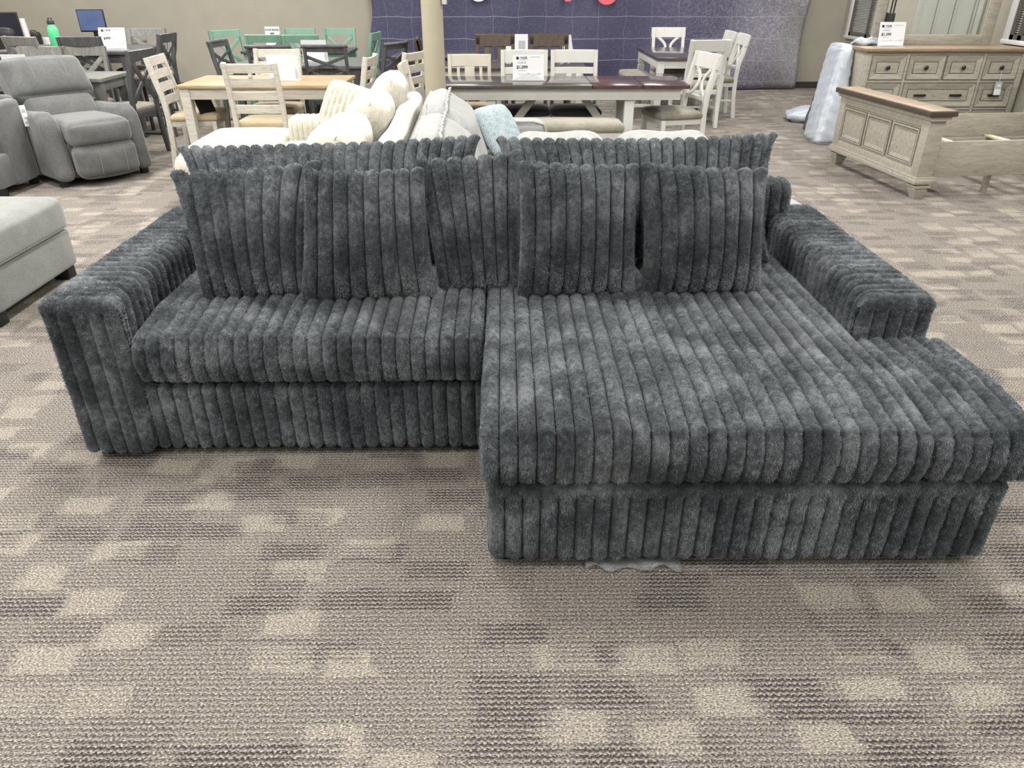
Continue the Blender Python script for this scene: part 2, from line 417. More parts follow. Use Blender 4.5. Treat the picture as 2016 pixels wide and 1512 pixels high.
def ribbed(P, u0, u1, nr, axis='x', amp=.027, endr=.03, weight=None, crown=None, lump=.004, seed=0, esc=(1, 1)):
    """sweep the closed loop P (a, z) along the axis from u0 to u1 with nr ribs; returns verts, faces"""
    Nn = loop_normals(P); us, ph = rib_cols(u0, u1, nr, endr)
    wt = np.ones(len(P)) if weight is None else weight(P, Nn)
    m = len(P); V = np.zeros((len(us), m, 3))
    for i, u in enumerate(us):
        d = min(u - u0, u1 - u)
        e = endr * (1 - math.sqrt(max(0, 1 - ((endr - d) / endr) ** 2))) if d < endr else 0
        q = P - Nn * (amp * rib_fn(ph[i]) * wt)[:, None] - Nn * np.array(esc) * e
        if crown is not None: q = crown((u - u0) / (u1 - u0), q)
        if axis == 'x': V[i, :, 0] = u; V[i, :, 1] = q[:, 0]; V[i, :, 2] = q[:, 1]
        else: V[i, :, 1] = u; V[i, :, 0] = q[:, 0]; V[i, :, 2] = q[:, 1]
    W = V.reshape(-1, 3)
    ns = vnoise(W, 16, seed) * .6 + vnoise(W, 45, seed + 3) * .4
    nrm = np.zeros_like(V); k0, k1 = (1, 2) if axis == 'x' else (0, 2)
    nrm[:, :, k0] = Nn[None, :, 0]; nrm[:, :, k1] = Nn[None, :, 1]
    W = W + nrm.reshape(-1, 3) * (ns * lump)[:, None]
    W[:, 2] = np.maximum(W[:, 2], .002)
    F = []
    c = len(us)
    for i in range(c - 1):
        for j in range(m):
            k = (j + 1) % m; F.append((i * m + j, i * m + k, (i + 1) * m + k, (i + 1) * m + j))
    # end caps: a ring half way in, then a fan
    V2 = [W]; base = len(W)
    for e_i, rev in ((0, False), (c - 1, True)):
        ring = W[e_i * m:(e_i + 1) * m]; cen = ring.mean(0); prev = list(range(e_i * m, (e_i + 1) * m))
        for f in (.85, .6, .3):
            rr = cen + (ring - cen) * f; V2.append(rr); cur = list(range(base, base + m)); base += m
            for j in range(m):
                k = (j + 1) % m; q = (prev[j], cur[j], cur[k], prev[k]); F.append(q if not rev else q[::-1])
            prev = cur
        V2.append(cen[None]); 
        for j in range(m):
            k = (j + 1) % m; t = (prev[j], base, prev[k]); F.append(t if not rev else t[::-1])
        base += 1
    G = np.ones(base); G[:c * m] = 1 - (rib_fn(ph)[:, None] * wt[None, :]).reshape(-1)
    return np.vstack(V2), F, G
def plush(name, parts, parent, off, dens_fn=None, **fk):
    """one upholstered mesh from several ribbed sweeps"""
    vs = []; fs = []; b = 0; gs = []
    for V, F, G in parts:
        vs.append(V); gs.append(G); fs += [tuple(i + b for i in f) for f in F]; b += len(V)
    V = np.vstack(vs) - np.array(off)
    o = raw_mesh(name, V, fs, M_fur, parent)
    bm = bmesh.new(); bm.from_mesh(o.data); bmesh.ops.recalc_face_normals(bm, faces=bm.faces); bm.to_mesh(o.data); bm.free()
    if dens_fn is not None:
        no = np.zeros(len(V) * 3); o.data.vertices.foreach_get('normal', no); no = no.reshape(-1, 3)
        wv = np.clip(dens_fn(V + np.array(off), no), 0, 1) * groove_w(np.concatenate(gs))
        g = o.vertex_groups.new(name='pile')
        set_w(g, wv)
        # effective area
        ar = 0
        for p in o.data.polygons: ar += p.area * float(np.mean([wv[i] for i in p.vertices]))
        fk['group'] = ar
    add_fur(o, **fk)
    return o
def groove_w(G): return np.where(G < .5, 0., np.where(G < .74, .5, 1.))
def set_w(g, wv):
    for lev in (.125, .25, .5, 1.):
        ids = np.nonzero(np.abs(wv - lev) < .03)[0]
        if len(ids): g.add(ids.tolist(), lev, 'REPLACE')
def visible(V, no):                     # the lining-side backs carry a thinner pile
    return np.where(no[:, 1] > .45, .5, 1.0)
def furry(V, no):                       # no pile on the undersides
    return np.where(no[:, 2] < -.75, 0, visible(V, no))

SEAT = .522
OFF_C = (.75, .8, 0); OFF_S = (-.75, 1.1, 0)
chaise = thing('chaise_lounge', 'charcoal ribbed plush chaise section with a short arm, right half of the sectional', 'chaise', OFF_C)
sofa = thing('sofa', 'charcoal ribbed plush sofa section with a full height arm, left of the chaise', 'sofa', OFF_S)

def seat_loop(yf, yb, zt, front_lip=0):
    return round_loop([(yb, .325, .03), (yb, zt, .05), (yf + .26, zt + .010, .3), (yf + .012, zt - .022, .02), (yf - .012, zt - .11, .07), (yf + .012, .322, .045)])
def seam(P, Nn, yf, zt):
    return P
def seat_w(P, Nn):
    w = np.ones(len(P)); w[Nn[:, 1] < -.8] = .3; return w
def seat_crown(zt):
    def f(un, q):
        q = q.copy(); top = q[:, 1] > zt - .04
        q[top, 1] += .012 * math.sin(PI * min(1, max(0, un))) ** .5
        return q
    return f
def notch(P, yz, depth=.012, wid=.014):
    """pull the loop in at the sewn seam"""
    Nn = loop_normals(P); d = np.linalg.norm(P - np.array(yz), axis=1); i = np.argmin(d)
    dd = np.linalg.norm(P - P[i], axis=1)
    return P - Nn * (depth * np.exp(-(dd / wid) ** 2))[:, None]
# --- chaise
P = seat_loop(-.02, 1.52, SEAT); P = notch(P, (-.012, SEAT - .022))
main = ribbed(P, -.015, 1.262, 24, amp=.029, endr=.035, weight=seat_w, crown=seat_crown(SEAT), seed=1)
P2 = seat_loop(-.02, .60, SEAT - .004); P2 = notch(P2, (-.012, SEAT - .026))
wing = ribbed(P2, 1.262, 1.575, 6, amp=.029, endr=.04, weight=seat_w, seed=2)
plush('seat_cushion', [main, wing], chaise, OFF_C, furry, seed=11)
def base_loop(yf, yb, zt, zb=.028): return round_loop([(yb, zb, .02), (yb, zt, .03), (yf, zt, .028), (yf, zb, .03)])
def band_w(zt):
    def f(P, Nn):
        w = np.clip((zt - .038 - P[:, 1]) / .012, 0, 1); w[Nn[:, 1] < -.8] *= .3; return w
    return f
plush('base', [ribbed(base_loop(.0, 1.6, .316), 0, 1.533, 29, amp=.029, endr=.035, weight=band_w(.316), seed=3)], chaise, OFF_C, furry, seed=12)
def arm_loop(xa, xb, zb, zt): return round_loop([(xa, zb, .01), (xb, zb, .01), (xb, zt, .06), (xa, zt, .06)])
def arm_w(P, Nn):
    w = np.ones(len(P)); w[Nn[:, 1] < -.8] = .2; return w
ARM = .662
aR = ribbed(arm_loop(1.272, 1.535, .30, ARM), .622, 1.76, 22, axis='y', amp=.027, endr=.03, weight=arm_w, seed=4)
plush('arm', [aR], chaise, OFF_C, furry, seed=13)
def panel_w(zt):
    def f(P, Nn): return np.clip((zt - .05 - P[:, 1]) / .012, 0, 1)
    return f
fR = ribbed(round_loop([(.66, .42, .01), (.66, ARM - .006, .02), (.598, ARM - .006, .03), (.598, .42, .01)]), 1.274, 1.533, 5, amp=.017, endr=.045, esc=(.35, 1), weight=panel_w(ARM), seed=5)
plush('arm_front', [fR], chaise, OFF_C, furry, seed=14)
bR = ribbed(round_loop([(1.56, .04, .02), (1.80, .04, .02), (1.78, .80, .07), (1.60, .80, .07)]), .0, 1.365, 26, amp=.027, endr=.04, seed=6)
plush('backrest', [bR], chaise, OFF_C, furry, seed=15)
# --- sofa section
P = seat_loop(.60, 1.52, SEAT); P = notch(P, (.608, SEAT - .022))
plush('seat_cushion', [ribbed(P, -1.262, -.02, 24, amp=.029, endr=.035, weight=seat_w, crown=seat_crown(SEAT), seed=7)], sofa, OFF_S, furry, seed=16)
plush('base', [ribbed(base_loop(.628, 1.6, .305), -1.27, -.004, 24, amp=.029, endr=.03, seed=8)], sofa, OFF_S, furry, seed=17)
aL = ribbed(arm_loop(-1.528, -1.265, .035, ARM), .622, 1.76, 22, axis='y', amp=.027, endr=.03, weight=arm_w, seed=9)
plush('arm', [aL], sofa, OFF_S, furry, seed=18)
fL = ribbed(round_loop([(.67, .03, .01), (.67, ARM - .006, .02), (.596, ARM - .006, .03), (.596, .03, .02)]), -1.527, -1.262, 5, amp=.017, endr=.045, esc=(.35, 1), weight=panel_w(ARM), seed=10)
plush('arm_front', [fL], sofa, OFF_S, furry, seed=19)
bL = ribbed(round_loop([(1.56, .04, .02), (1.80, .04, .02), (1.78, .80, .07), (1.60, .80, .07)]), -1.37, -.01, 26, amp=.027, endr=.04, seed=11)
plush('backrest', [bL], sofa, OFF_S, furry, seed=20)
for par, off, pts in ((chaise, OFF_C, ((.07, .08), (1.46, .08), (.07, 1.66), (1.46, 1.66))), (sofa, OFF_S, ((-1.46, .68), (-.08, .70), (-1.46, 1.66), (-.08, 1.66)))):
    for x, y in pts:
        MB().box(x - .035 - off[0], x + .035 - off[0], y - .035 - off[1], y + .035 - off[1], 0, .045, .004).build('leg', M_black, par)

# --- pillows: a ribbed, knife-edged cushion stretched between four corner points
def pillow(name, label, cat, group, bl, br, tr, tl, T, nr, pinch=.05, seed=0, amp=.030):
    bl, br, tr, tl = [np.array(p, float) for p in (bl, br, tr, tl)]
    ctr = (bl + br + tr + tl) / 4; base = np.array([ctr[0], ctr[1], min(bl[2], br[2])])
    t = thing(name, label, cat, tuple(base), 0, group)
    us, ph = rib_cols(0, 1, nr, .03); nv = 44
    vv = .5 - .5 * np.cos(PI * (np.linspace(0, 1, nv))) * 1.0
    vv = vv * .6 + np.linspace(0, 1, nv) * .4
    U, Vv = np.meshgrid(us, vv, indexing='ij'); PH = np.repeat(ph[:, None], nv, 1)
    eu = .5 + (U - .5) * (1 - pinch * (4 * Vv * (1 - Vv)) ** .8); ev = .5 + (Vv - .5) * (1 - pinch * (4 * U * (1 - U)) ** .8)
    Q = ((1 - eu) * (1 - ev))[..., None] * bl + (eu * (1 - ev))[..., None] * br + (eu * ev)[..., None] * tr + ((1 - eu) * ev)[..., None] * tl
    nx = np.cross(br - bl + tr - tl, tl - bl + tr - br); nx /= np.linalg.norm(nx)      # points away from the viewer is -nx
    if nx[1] > 0: nx = -nx
    up = (tl + tr - bl - br); up /= np.linalg.norm(up)
    prof = (np.clip(4 * U * (1 - U), 0, 1) ** .5) * (np.clip(4 * Vv * (1 - Vv), 0, 1) ** .5)
    rf = rib_fn(PH)
    th = T / 2 * prof + .004 - amp * rf * np.clip(prof * 3, .35, 1)
    edge = np.clip(1 - np.minimum(Vv, 1 - Vv) / .08, 0, 1) * np.sign(Vv - .5)
    Q = Q + up * ((-.020 * rf + .008) * edge)[..., None]
    sag = -.012 * prof
    F_ = Q + nx * (th)[..., None]; B_ = Q - nx * (np.maximum(T / 2 * prof * .8 - amp * rf * np.clip(prof * 3, .1, 1), .002))[..., None]
    W = F_.reshape(-1, 3)
    F_ = (W + nx * ((vnoise(W, 14, seed) * .6 + vnoise(W, 40, seed + 5) * .4) * .005 * np.clip(prof * 4, 0, 1).reshape(-1))[:, None]).reshape(F_.shape)
    nu = len(us); V = np.vstack([F_.reshape(-1, 3), B_.reshape(-1, 3)]) - base
    F = []; o2 = nu * nv
    for i in range(nu - 1):
        for j in range(nv - 1):
            a, b, c, d = i * nv + j, (i + 1) * nv + j, (i + 1) * nv + j + 1, i * nv + j + 1
            F.append((a, b, c, d)); F.append((o2 + a, o2 + d, o2 + c, o2 + b))
    for i in range(nu - 1):
        for j, r in ((0, 0), (nv - 1, 1)):
            a, b = i * nv + j, (i + 1) * nv + j; q = (a, o2 + a, o2 + b, b); F.append(q if not r else q[::-1])
    for j in range(nv - 1):
        for i, r in ((0, 1), (nu - 1, 0)):
            a, b = i * nv + j, i * nv + j + 1; q = (a, o2 + a, o2 + b, b); F.append(q if not r else q[::-1])
    bpy.data.objects.remove(t)
    o = raw_mesh(name, V, F, M_fur, None)
    o.location = tuple(base); tag(o, label, cat, group)
    bm = bmesh.new(); bm.from_mesh(o.data); bmesh.ops.recalc_face_normals(bm, faces=bm.faces); bm.to_mesh(o.data); bm.free()
    no = np.zeros(len(V) * 3); o.data.vertices.foreach_get('normal', no); no = no.reshape(-1, 3)
    G = 1 - np.concatenate([rf.reshape(-1)] * 2)
    wv = visible(V + base, no) * groove_w(G); g = o.vertex_groups.new(name='pile')
    set_w(g, wv)
    ar = sum(p.area * float(np.mean([wv[i] for i in p.vertices])) for p in o.data.polygons)
    add_fur(o, group=ar, seed=seed + 30, length=.014, droop=(.05, -.1, -.25))
    return o
BPG, TPG = 'wide back pillows of the charcoal sectional', 'square throw pillows on the charcoal sectional'
pillow('back_pillow', 'wide charcoal ribbed back pillow leaning on the sofa section, behind three throw pillows', 'pillow', BPG,
       (-1.235, 1.30, .535), (-.03, 1.32, .535), (-.045, 1.49, 1.025), (-1.315, 1.47, .985), .26, 25, .07, 1)
pillow('back_pillow', 'wide charcoal ribbed back pillow leaning on the chaise, behind two throw pillows', 'pillow', BPG,
       (.03, 1.32, .535), (1.20, 1.30, .535), (1.20, 1.47, 1.035), (.02, 1.49, 1.015), .26, 24, .08, 2)
pillow('throw_pillow', 'paler tilted charcoal throw pillow next to the far-left sofa arm', 'pillow', TPG,
       (-1.095, .90, .535), (-.69, .955, .535), (-.625, 1.10, 1.005), (-1.18, 1.05, .975), .20, 8, .06, 3)
pillow('throw_pillow', 'charcoal throw pillow standing upright at the middle of the sofa seat', 'pillow', TPG,
       (-.72, .88, .535), (-.205, .935, .535), (-.235, 1.02, .995), (-.675, 1.0, .995), .19, 8, .05, 4)
pillow('throw_pillow', 'dark charcoal throw pillow leaning sideways over the joint of sofa and chaise', 'pillow', TPG,
       (-.205, 1.0, .535), (.12, 1.03, .535), (.13, 1.17, 1.03), (-.29, 1.15, .995), .17, 7, .05, 5)
pillow('throw_pillow', 'charcoal throw pillow standing on the inner end of the chaise', 'pillow', TPG,
       (.10, .93, .535), (.565, .96, .535), (.56, 1.07, .995), (.105, 1.05, 1.01), .20, 8, .05, 6)
pillow('throw_pillow', 'charcoal throw pillow on the chaise, the one nearer to the chaise arm', 'pillow', TPG,
       (.585, .95, .535), (1.055, .97, .535), (1.05, 1.09, .975), (.56, 1.07, 1.0), .20, 8, .05, 7)
# ------------------------------------------------------------------ chairs and tables (each kind built once, then copied part by part)
M_whitewash = m_wood('whitewashed_oak', (.46, .43, .365), (.64, .61, .545), .6, dark=(.36, .32, .26))
M_white = m_plain('white_paint', (.62, .61, .575), .45, .04, 5)
M_cream_paint = m_plain('cream_paint', (.55, .515, .435), .5, .05, 5)
M_oak = m_wood('oak_top', (.30, .20, .105), (.50, .38, .23), .4, (1.2, 14, 14))
M_tan_seat = m_fabric('tan_seat', (.40, .32, .20), (.60, .50, .34), 260)
M_taupe_seat = m_fabric('taupe_seat', (.13, .115, .09), (.36, .33, .27), 300)
M_black_seat = m_fabric('black_seat', (.02, .02, .022), (.06, .06, .065), 300)
M_darktop = m_wood('dark_top', (.045, .038, .036), (.11, .095, .09), .16, (1.2, 14, 14), coat=.5)
M_redtop = m_wood('reddish_leaf', (.055, .028, .028), (.10, .055, .052), .2, (14, 1.4, 14), coat=.4)
M_greywood = m_wood('grey_wood', (.13, .13, .122), (.25, .245, .23), .45, (14, 14, 1.4))
M_greywood_d = m_wood('charcoal_wood', (.045, .046, .047), (.105, .107, .108), .45, (14, 14, 1.4))
M_greytop = m_wood('grey_table_top', (.17, .17, .15), (.28, .275, .25), .35, (1.2, 14, 14))
M_slate = m_wood('slate_table_top', (.085, .09, .09), (.17, .18, .18), .35, (1.2, 14, 14))
M_green = m_plain('sage_green_paint', (.17, .30, .22), .45, .10, 7)
M_brown = m_wood('dark_brown_wood', (.035, .022, .012), (.085, .055, .030), .45, (14, 14, 1.4))
M_metal = m_plain('aged_bronze', (.05, .045, .038), .4, .1, 8, metal=.8)
M_paper = m_plain('white_card', (.72, .735, .75), .5, .01, 5)
M_acrylic = m_plain('white_acrylic', (.76, .76, .76), .2, .01, 5)
M_ink = m_plain('dark_print', (.03, .03, .035), .7)
M_inklt = m_plain('grey_print', (.42, .43, .46), .7)

def posts(t, mat, w=.42, d=.42, zs=.45, top=.98, lean=.07, th=.036, front=True):
    y = d / 2 - .02
    for s in (-1, 1):
        x = s * (w / 2 - th / 2)
        MB().path_bar([(x, y + .03, 0), (x, y + .005, zs * .5), (x, y, zs), (x, y + .012, zs + .15), (x, y + lean * .55, zs + (top - zs) * .6), (x, y + lean, top)], th, th * 1.25).build('leg', mat, t)
    if front:
        for s in (-1, 1): MB().box(s * (w / 2) - (th if s > 0 else 0), s * (w / 2) + (0 if s > 0 else th), -d / 2, -d / 2 + th, 0, zs - .05, .004).build('leg', mat, t)
    MB().box(-w / 2 + .01, w / 2 - .01, -d / 2 + .006, d / 2 - .02, zs - .10, zs - .045, .004).build('seat_frame', mat, t)
def yback(z, zs, top, d, lean):
    y = d / 2 - .02
    zz = [zs, zs + .15, zs + (top - zs) * .6, top]; yy = [y, y + .012, y + lean * .55, y + lean]
    return float(np.interp(z, zz, yy))
def rail(t, name, mat, z0, z1, w, y0, y1, th=.022, bow=.02, n=9, roll=0):
    """a horizontal back rail bowed away from the sitter"""
    rings = []
    for i in range(n):
        u = i / (n - 1) * 2 - 1; x = u * w / 2; b = bow * (1 - u * u)
        rings.append([(x, y0 + b - th / 2, z0), (x, y0 + b + th / 2, z0), (x, y1 + b + th / 2 + roll, z1 - .006), (x, y1 + b, z1), (x, y1 + b - th / 2, z1 - .006)])
    return MB().rings(rings).build(name, mat, t)
def seat_pad(t, mat, w, d, zs, h=.055, crown=.02):
    MB().soft(-w / 2 - .012, w / 2 + .012, -d / 2 - .02, d / 2 - .03, zs - .05, zs - .05 + h, .026, (0, 0, crown), 10).build('seat', mat, t)
def stretch(t, mat, w, d, z=.16, cross=True):
    for s in (-1, 1): MB().box(s * (w / 2 - .02) - .009, s * (w / 2 - .02) + .009, -d / 2 + .02, d / 2 - .01, z, z + .028, .003).build('stretcher', mat, t)
    if cross: MB().box(-w / 2 + .02, w / 2 - .02, -.011, .011, z, z + .026, .003).build('stretcher', mat, t)
PROTO = {}
def chair(kind, label, x, y, rz, group, name=None, **kw):
    key = kind
    if key in PROTO: return dup(PROTO[key], label, (x, y, 0), rz, group)
    nm, cat, fn = KINDS[kind]
    t = thing(nm, label, cat, (x, y, 0), rz, group); fn(t); PROTO[key] = t
    return t
def k_ladder(frame, pad, top=.98, slats=4):
    def f(t):
        w, d, zs = .47, .45, .48; posts(t, frame, w, d, zs, top, .085, .038); seat_pad(t, pad, w, d, zs); stretch(t, frame, w, d)
        hs = .075; gap = (top - .02 - (zs + .07) - hs * slats) / (slats - 1)
        for i in range(slats):
            z1 = top - .005 - i * (hs + gap); z0 = z1 - hs
            rail(t, 'slat', frame, z0, z1, w - .05, yback(z0, zs, top, d, .085), yback(z1, zs, top, d, .085))
        z1 = top - .005 - hs; MB().box(-.014, .014, yback(z1, zs, top, d, .085) + .008, yback(z1, zs, top, d, .085) + .03, z1 - gap, z1, 0).build('spacer', frame, t)
    return f
def k_cross(frame, pad, top=.98, zs=.48, curved=False):
    def f(t):
        w, d = .46, .44; posts(t, frame, w, d, zs, top, .08, .036); seat_pad(t, pad, w, d, zs); stretch(t, frame, w, d, .16 if zs < .55 else .22)
        yb = lambda z: yback(z, zs, top, d, .08)
        rail(t, 'top_rail', frame, top - .09, top + .004, w - .03, yb(top - .09), yb(top), .026)
        if zs > .55: rail(t, 'lower_rail', frame, zs + .07, zs + .11, w - .05, yb(zs + .07), yb(zs + .11), .022)
        za, zb = zs + .06, top - .09
        for s in (-1, 1):
            MB().bar((s * (w / 2 - .03), yb(zb) + .008, zb + .005), (-s * (w / 2 - .045), yb(za) + .008, za), .05, .016, .003, (1, 0, 0)).build('cross_slat', frame, t)
    return f
def k_roll(frame, pad):
    def f(t):
        w, d, zs, top = .46, .44, .48, .98; posts(t, frame, w, d, zs, top, .08, .034); seat_pad(t, pad, w, d, zs); stretch(t, frame, w, d)
        yb = lambda z: yback(z, zs, top, d, .08)
        MB().tube([(u * (w / 2 + .012), yb(top) + .03 * (1 - u * u), top - .005) for u in np.linspace(-1, 1, 9)], .019, 10).build('top_rail', frame, t)
        rail(t, 'back_panel', frame, top - .06, top - .012, w - .05, yb(top - .06), yb(top - .012), .016, .03)
        for s in (-1, 1):
            MB().path_bar([(s * (w / 2 - .03) * (1 - 2 * k / 6), yb(.80) + .024 * (1 - (1 - 2 * k / 6) ** 2), .87 - .14 * k / 6) for k in range(7)], .034, .016, (0, 0, 1)).build('cross_slat', frame, t)
        MB().path_bar([(u * (w / 2 - .03), yb(.70) + .03 * (1 - u * u), .72 - .05 * (1 - u * u)) for u in np.linspace(-1, 1, 9)], .034, .016, (0, 0, 1)).build('lower_rail', frame, t)
    return f
def k_splat(frame, pad, top=.98):
    def f(t):
        w, d, zs = .44, .44, .48; posts(t, frame, w, d, zs, top, .08, .036); seat_pad(t, pad, w, d, zs); stretch(t, frame, w, d)
        yb = lambda z: yback(z, zs, top, d, .08)
        rail(t, 'top_rail', frame, top - .11, top, w - .03, yb(top - .11), yb(top), .024, .018)
        rail(t, 'lower_rail', frame, zs + .05, zs + .09, w - .05, yb(zs + .05), yb(zs + .09), .022, .018)
        for x, ww in ((-.115, .03), (0, .10), (.115, .03)):
            MB().bar((x, yb(zs + .08) + .014, zs + .08), (x, yb(top - .1) + .014, top - .1), ww, .014, .003).build('splat' if ww > .05 else 'spindle', frame, t)
    return f
def k_tworail(frame, pad, top=.98):
    def f(t):
        w, d, zs = .47, .45, .48; posts(t, frame, w, d, zs, top, .08, .038); seat_pad(t, pad, w, d, zs); stretch(t, frame, w, d)
        yb = lambda z: yback(z, zs, top, d, .08)
        rail(t, 'top_rail', frame, top - .115, top + .002, w - .04, yb(top - .115), yb(top), .026, .02)
        rail(t, 'middle_rail', frame, top - .215, top - .155, w - .05, yb(top - .215), yb(top - .155), .024, .02)
        rail(t, 'lower_rail', frame, zs + .04, zs + .09, w - .05, yb(zs + .04), yb(zs + .09), .022, .02)
        for x in (-.05, .05): MB().bar((x, yb(zs + .07) + .014, zs + .07), (x, yb(top - .2) + .014, top - .2), .055, .014, .003).build('splat', frame, t)
    return f
def k_farm(frame, pad, top=.985):
    def f(t):
        w, d, zs = .47, .45, .48; posts(t, frame, w, d, zs, top, .10, .042); seat_pad(t, pad, w, d, zs, .06, .025); stretch(t, frame, w, d, .2)
        yb = lambda z: yback(z, zs, top, d, .10)
        rail(t, 'top_rail', frame, top - .125, top + .004, w + .02, yb(top - .125), yb(top), .026, .012)
        rail(t, 'lower_rail', frame, zs + .10, zs + .14, w - .06, yb(zs + .10), yb(zs + .14), .022, .012)
        for s in (-1, 1):      # two bowed splats that bulge towards each other
            MB().path_bar([(s * (.15 - .115 * math.sin(PI * k / 10)), yb(zs + .12 + (top - zs - .24) * k / 10) + .006, zs + .12 + (top - zs - .24) * k / 10) for k in range(11)], .036, .016).build('bowed_splat', frame, t)
    return f
def k_brown(frame, pad, top=1.03):
    def f(t):
        w, d, zs = .47, .45, .48; posts(t, frame, w, d, zs, top - .02, .10, .042); seat_pad(t, pad, w, d, zs); stretch(t, frame, w, d)
        yb = lambda z: yback(z, zs, top, d, .10)
        r = rail(t, 'top_rail', frame, top - .13, top, w, yb(top - .13) - .012, yb(top) - .012, .03, .012)
        for s in (-1, 1):
            MB().box(s * .205 - .02, s * .205 + .02, yb(top - .06) - .034, yb(top - .06) - .025, top - .115, top - .02, .002).build('bracket', M_metal, r)
        for x in (-.08, .08): MB().bar((x, yb(zs + .06), zs + .03), (x, yb(top - .12), top - .12), .10, .014, .003).build('splat', frame, t)
    return f
KINDS = {
    'ladder': ('ladder_back_chair', 'chair', k_ladder(M_whitewash, M_tan_seat)),
    'greycross': ('cross_back_chair', 'chair', k_cross(M_greywood, M_taupe_seat)),
    'darkcross': ('cross_back_chair', 'chair', k_cross(M_greywood_d, M_taupe_seat, 1.0)),
    'stool': ('counter_stool', 'stool', k_cross(M_greywood_d, M_taupe_seat, 1.07, .66)),
    'greystool': ('counter_stool', 'stool', k_cross(M_greywood, M_taupe_seat, 1.07, .66)),
    'greencross': ('cross_back_chair', 'chair', k_cross(M_green, M_green)),
    'roll': ('roll_top_chair', 'chair', k_roll(M_greywood_d, M_taupe_seat)),
    'splat': ('splat_back_chair', 'chair', k_splat(M_cream_paint, M_tan_seat, .93)),
    'tworail': ('rail_back_chair', 'chair', k_tworail(M_white, M_black_seat)),
    'farm': ('farmhouse_chair', 'chair', k_farm(M_white, M_taupe_seat)),
    'brown': ('plank_back_chair', 'chair', k_brown(M_brown, M_black_seat)),
}
def table(name, label, x0, x1, y0, y1, z, top_m, leg_m, leg=.07, th=.035, over=.03, apron=.085, rz=0, turned=False):
    cx, cy = (x0 + x1) / 2, (y0 + y1) / 2; hx, hy = (x1 - x0) / 2, (y1 - y0) / 2
    t = thing(name, label, 'table', (cx, cy, 0), rz)
    MB().box(-hx, hx, -hy, hy, z - th, z, .006).build('tabletop', top_m, t)
    ax, ay = hx - over, hy - over
    b = MB()
    for s in (-1, 1):
        b.box(-ax + .02, ax - .02, s * (ay - .02) - .011, s * (ay - .02) + .011, z - th - apron, z - th, .002)
        b.box(s * (ax - .02) - .011, s * (ax - .02) + .011, -ay + .02, ay - .02, z - th - apron, z - th, .002)
    b.build('apron', leg_m, t)
    for sx in (-1, 1):
        for sy in (-1, 1):
            px, py = sx * (ax - leg / 2), sy * (ay - leg / 2); m = MB()
            h = leg / 2
            m.rings([[(px + a * r, py + c * r, zz) for a, c in ((-1, -1), (1, -1), (1, 1), (-1, 1))] for zz, r in
                     ([(0, h * .8), (z - th - .18, h), (z - th - .175, h * .82), (z - th - .15, h * .82), (z - th - .145, h), (z - th - .001, h)] if turned else [(0, h * .85), (z - th - .001, h)])])
            m.build('leg', leg_m, t, smooth=False)
    return t
def card(name, label, x, y, z, rz, lines, w=.29, h=.215, tilt=.22, base='arch', blank_back=False, mirror=False):
    """a printed price sheet in an acrylic holder; lines = (text, size, u, v, material, bold)"""
    t = thing(name, label, 'price sign', (x, y, z), rz, 'price cards on the display furniture')
    R = Matrix.Translation((0, 0, .012)) @ Matrix.Rotation(-tilt, 4, 'X')
    s = MB().box(-w / 2, w / 2, -.0012, .0012, 0, h, 0, 1, R).build('sheet', M_paper, t, smooth=False)
    T = R @ Matrix.Translation((0, -.0022, 0)) @ Matrix.Rotation(PI / 2, 4, 'X')
    if mirror: T = R @ Matrix.Translation((0, -.0022, 0)) @ Matrix.Rotation(PI / 2, 4, 'X') @ Matrix.Scale(-1, 4, (1, 0, 0))
    for tx, size, u, v, m, bo in lines:
        if tx == '#':      # a printed rectangle
            o = MB().box(u - size[0] / 2, u + size[0] / 2, v - size[1] / 2, v + size[1] / 2, 0, .0006, 0, 1, T).build('print', m, s, smooth=False)
        elif tx == 'O':
            o = MB().rings([[(u + size * math.cos(a) * 1.1, v + size * math.sin(a), zz) for a in [2 * PI * k / 16 for k in range(16)]] for zz in (0, .0006)]); bmesh.ops.transform(o.bm, matrix=T, verts=o.bm.verts); o.build('emblem', m, s, smooth=False)
        else: text_obj('lettering', tx, size, m, T @ Matrix.Translation((u, v, 0)), s, 'CENTER', bo)
    if base == 'arch':
        b = MB(); n = 14; pr = [(-w / 2 - .01, 0)] + [(-w / 2 - .01 + (w + .02) * k / n, .012 + .045 * math.sin(PI * k / n)) for k in range(n + 1)] + [(w / 2 + .01, 0)]
        b.poly(pr, 1, -.022, -.010); b.box(-w / 2 - .01, w / 2 + .01, -.022, .05, 0, .006, .001); b.build('holder', M_acrylic, t, smooth=False)
    else:
        MB().box(-w / 2, w / 2, -.045, .05, 0, .005, .001).bar((0, .05, .003), (0, .02 + math.sin(tilt) * h * .6, h * .55), w * .8, .003, 0).build('holder', M_acrylic, t, smooth=False)
    return t
def price(p, old, w=.29):
    return [('O', .013, -w * .35, .185, M_ink, 0), ('YAXR', .025, -w * .15, .179, M_ink, .0007), ('#', (.075, .004), -w * .17, .171, M_inklt, 0), ('#', (.09, .004), w * .22, .195, M_inklt, 0),
            (old, .019, -w * .21, .140, M_inklt, .0006), (p, .038, -w * .20, .095, M_ink, .0010), ('#', (.075, .0035), -w * .2, .078, M_inklt, 0),
            ('#', (.024, .008), w * .0, .052, M_inklt, 0), ('#', (.024, .008), w * .36, .052, M_inklt, 0), ('#', (.08, .003), -w * .2, .045, M_inklt, 0), ('#', (.08, .003), w * .2, .045, M_inklt, 0)]
R_ = math.radians
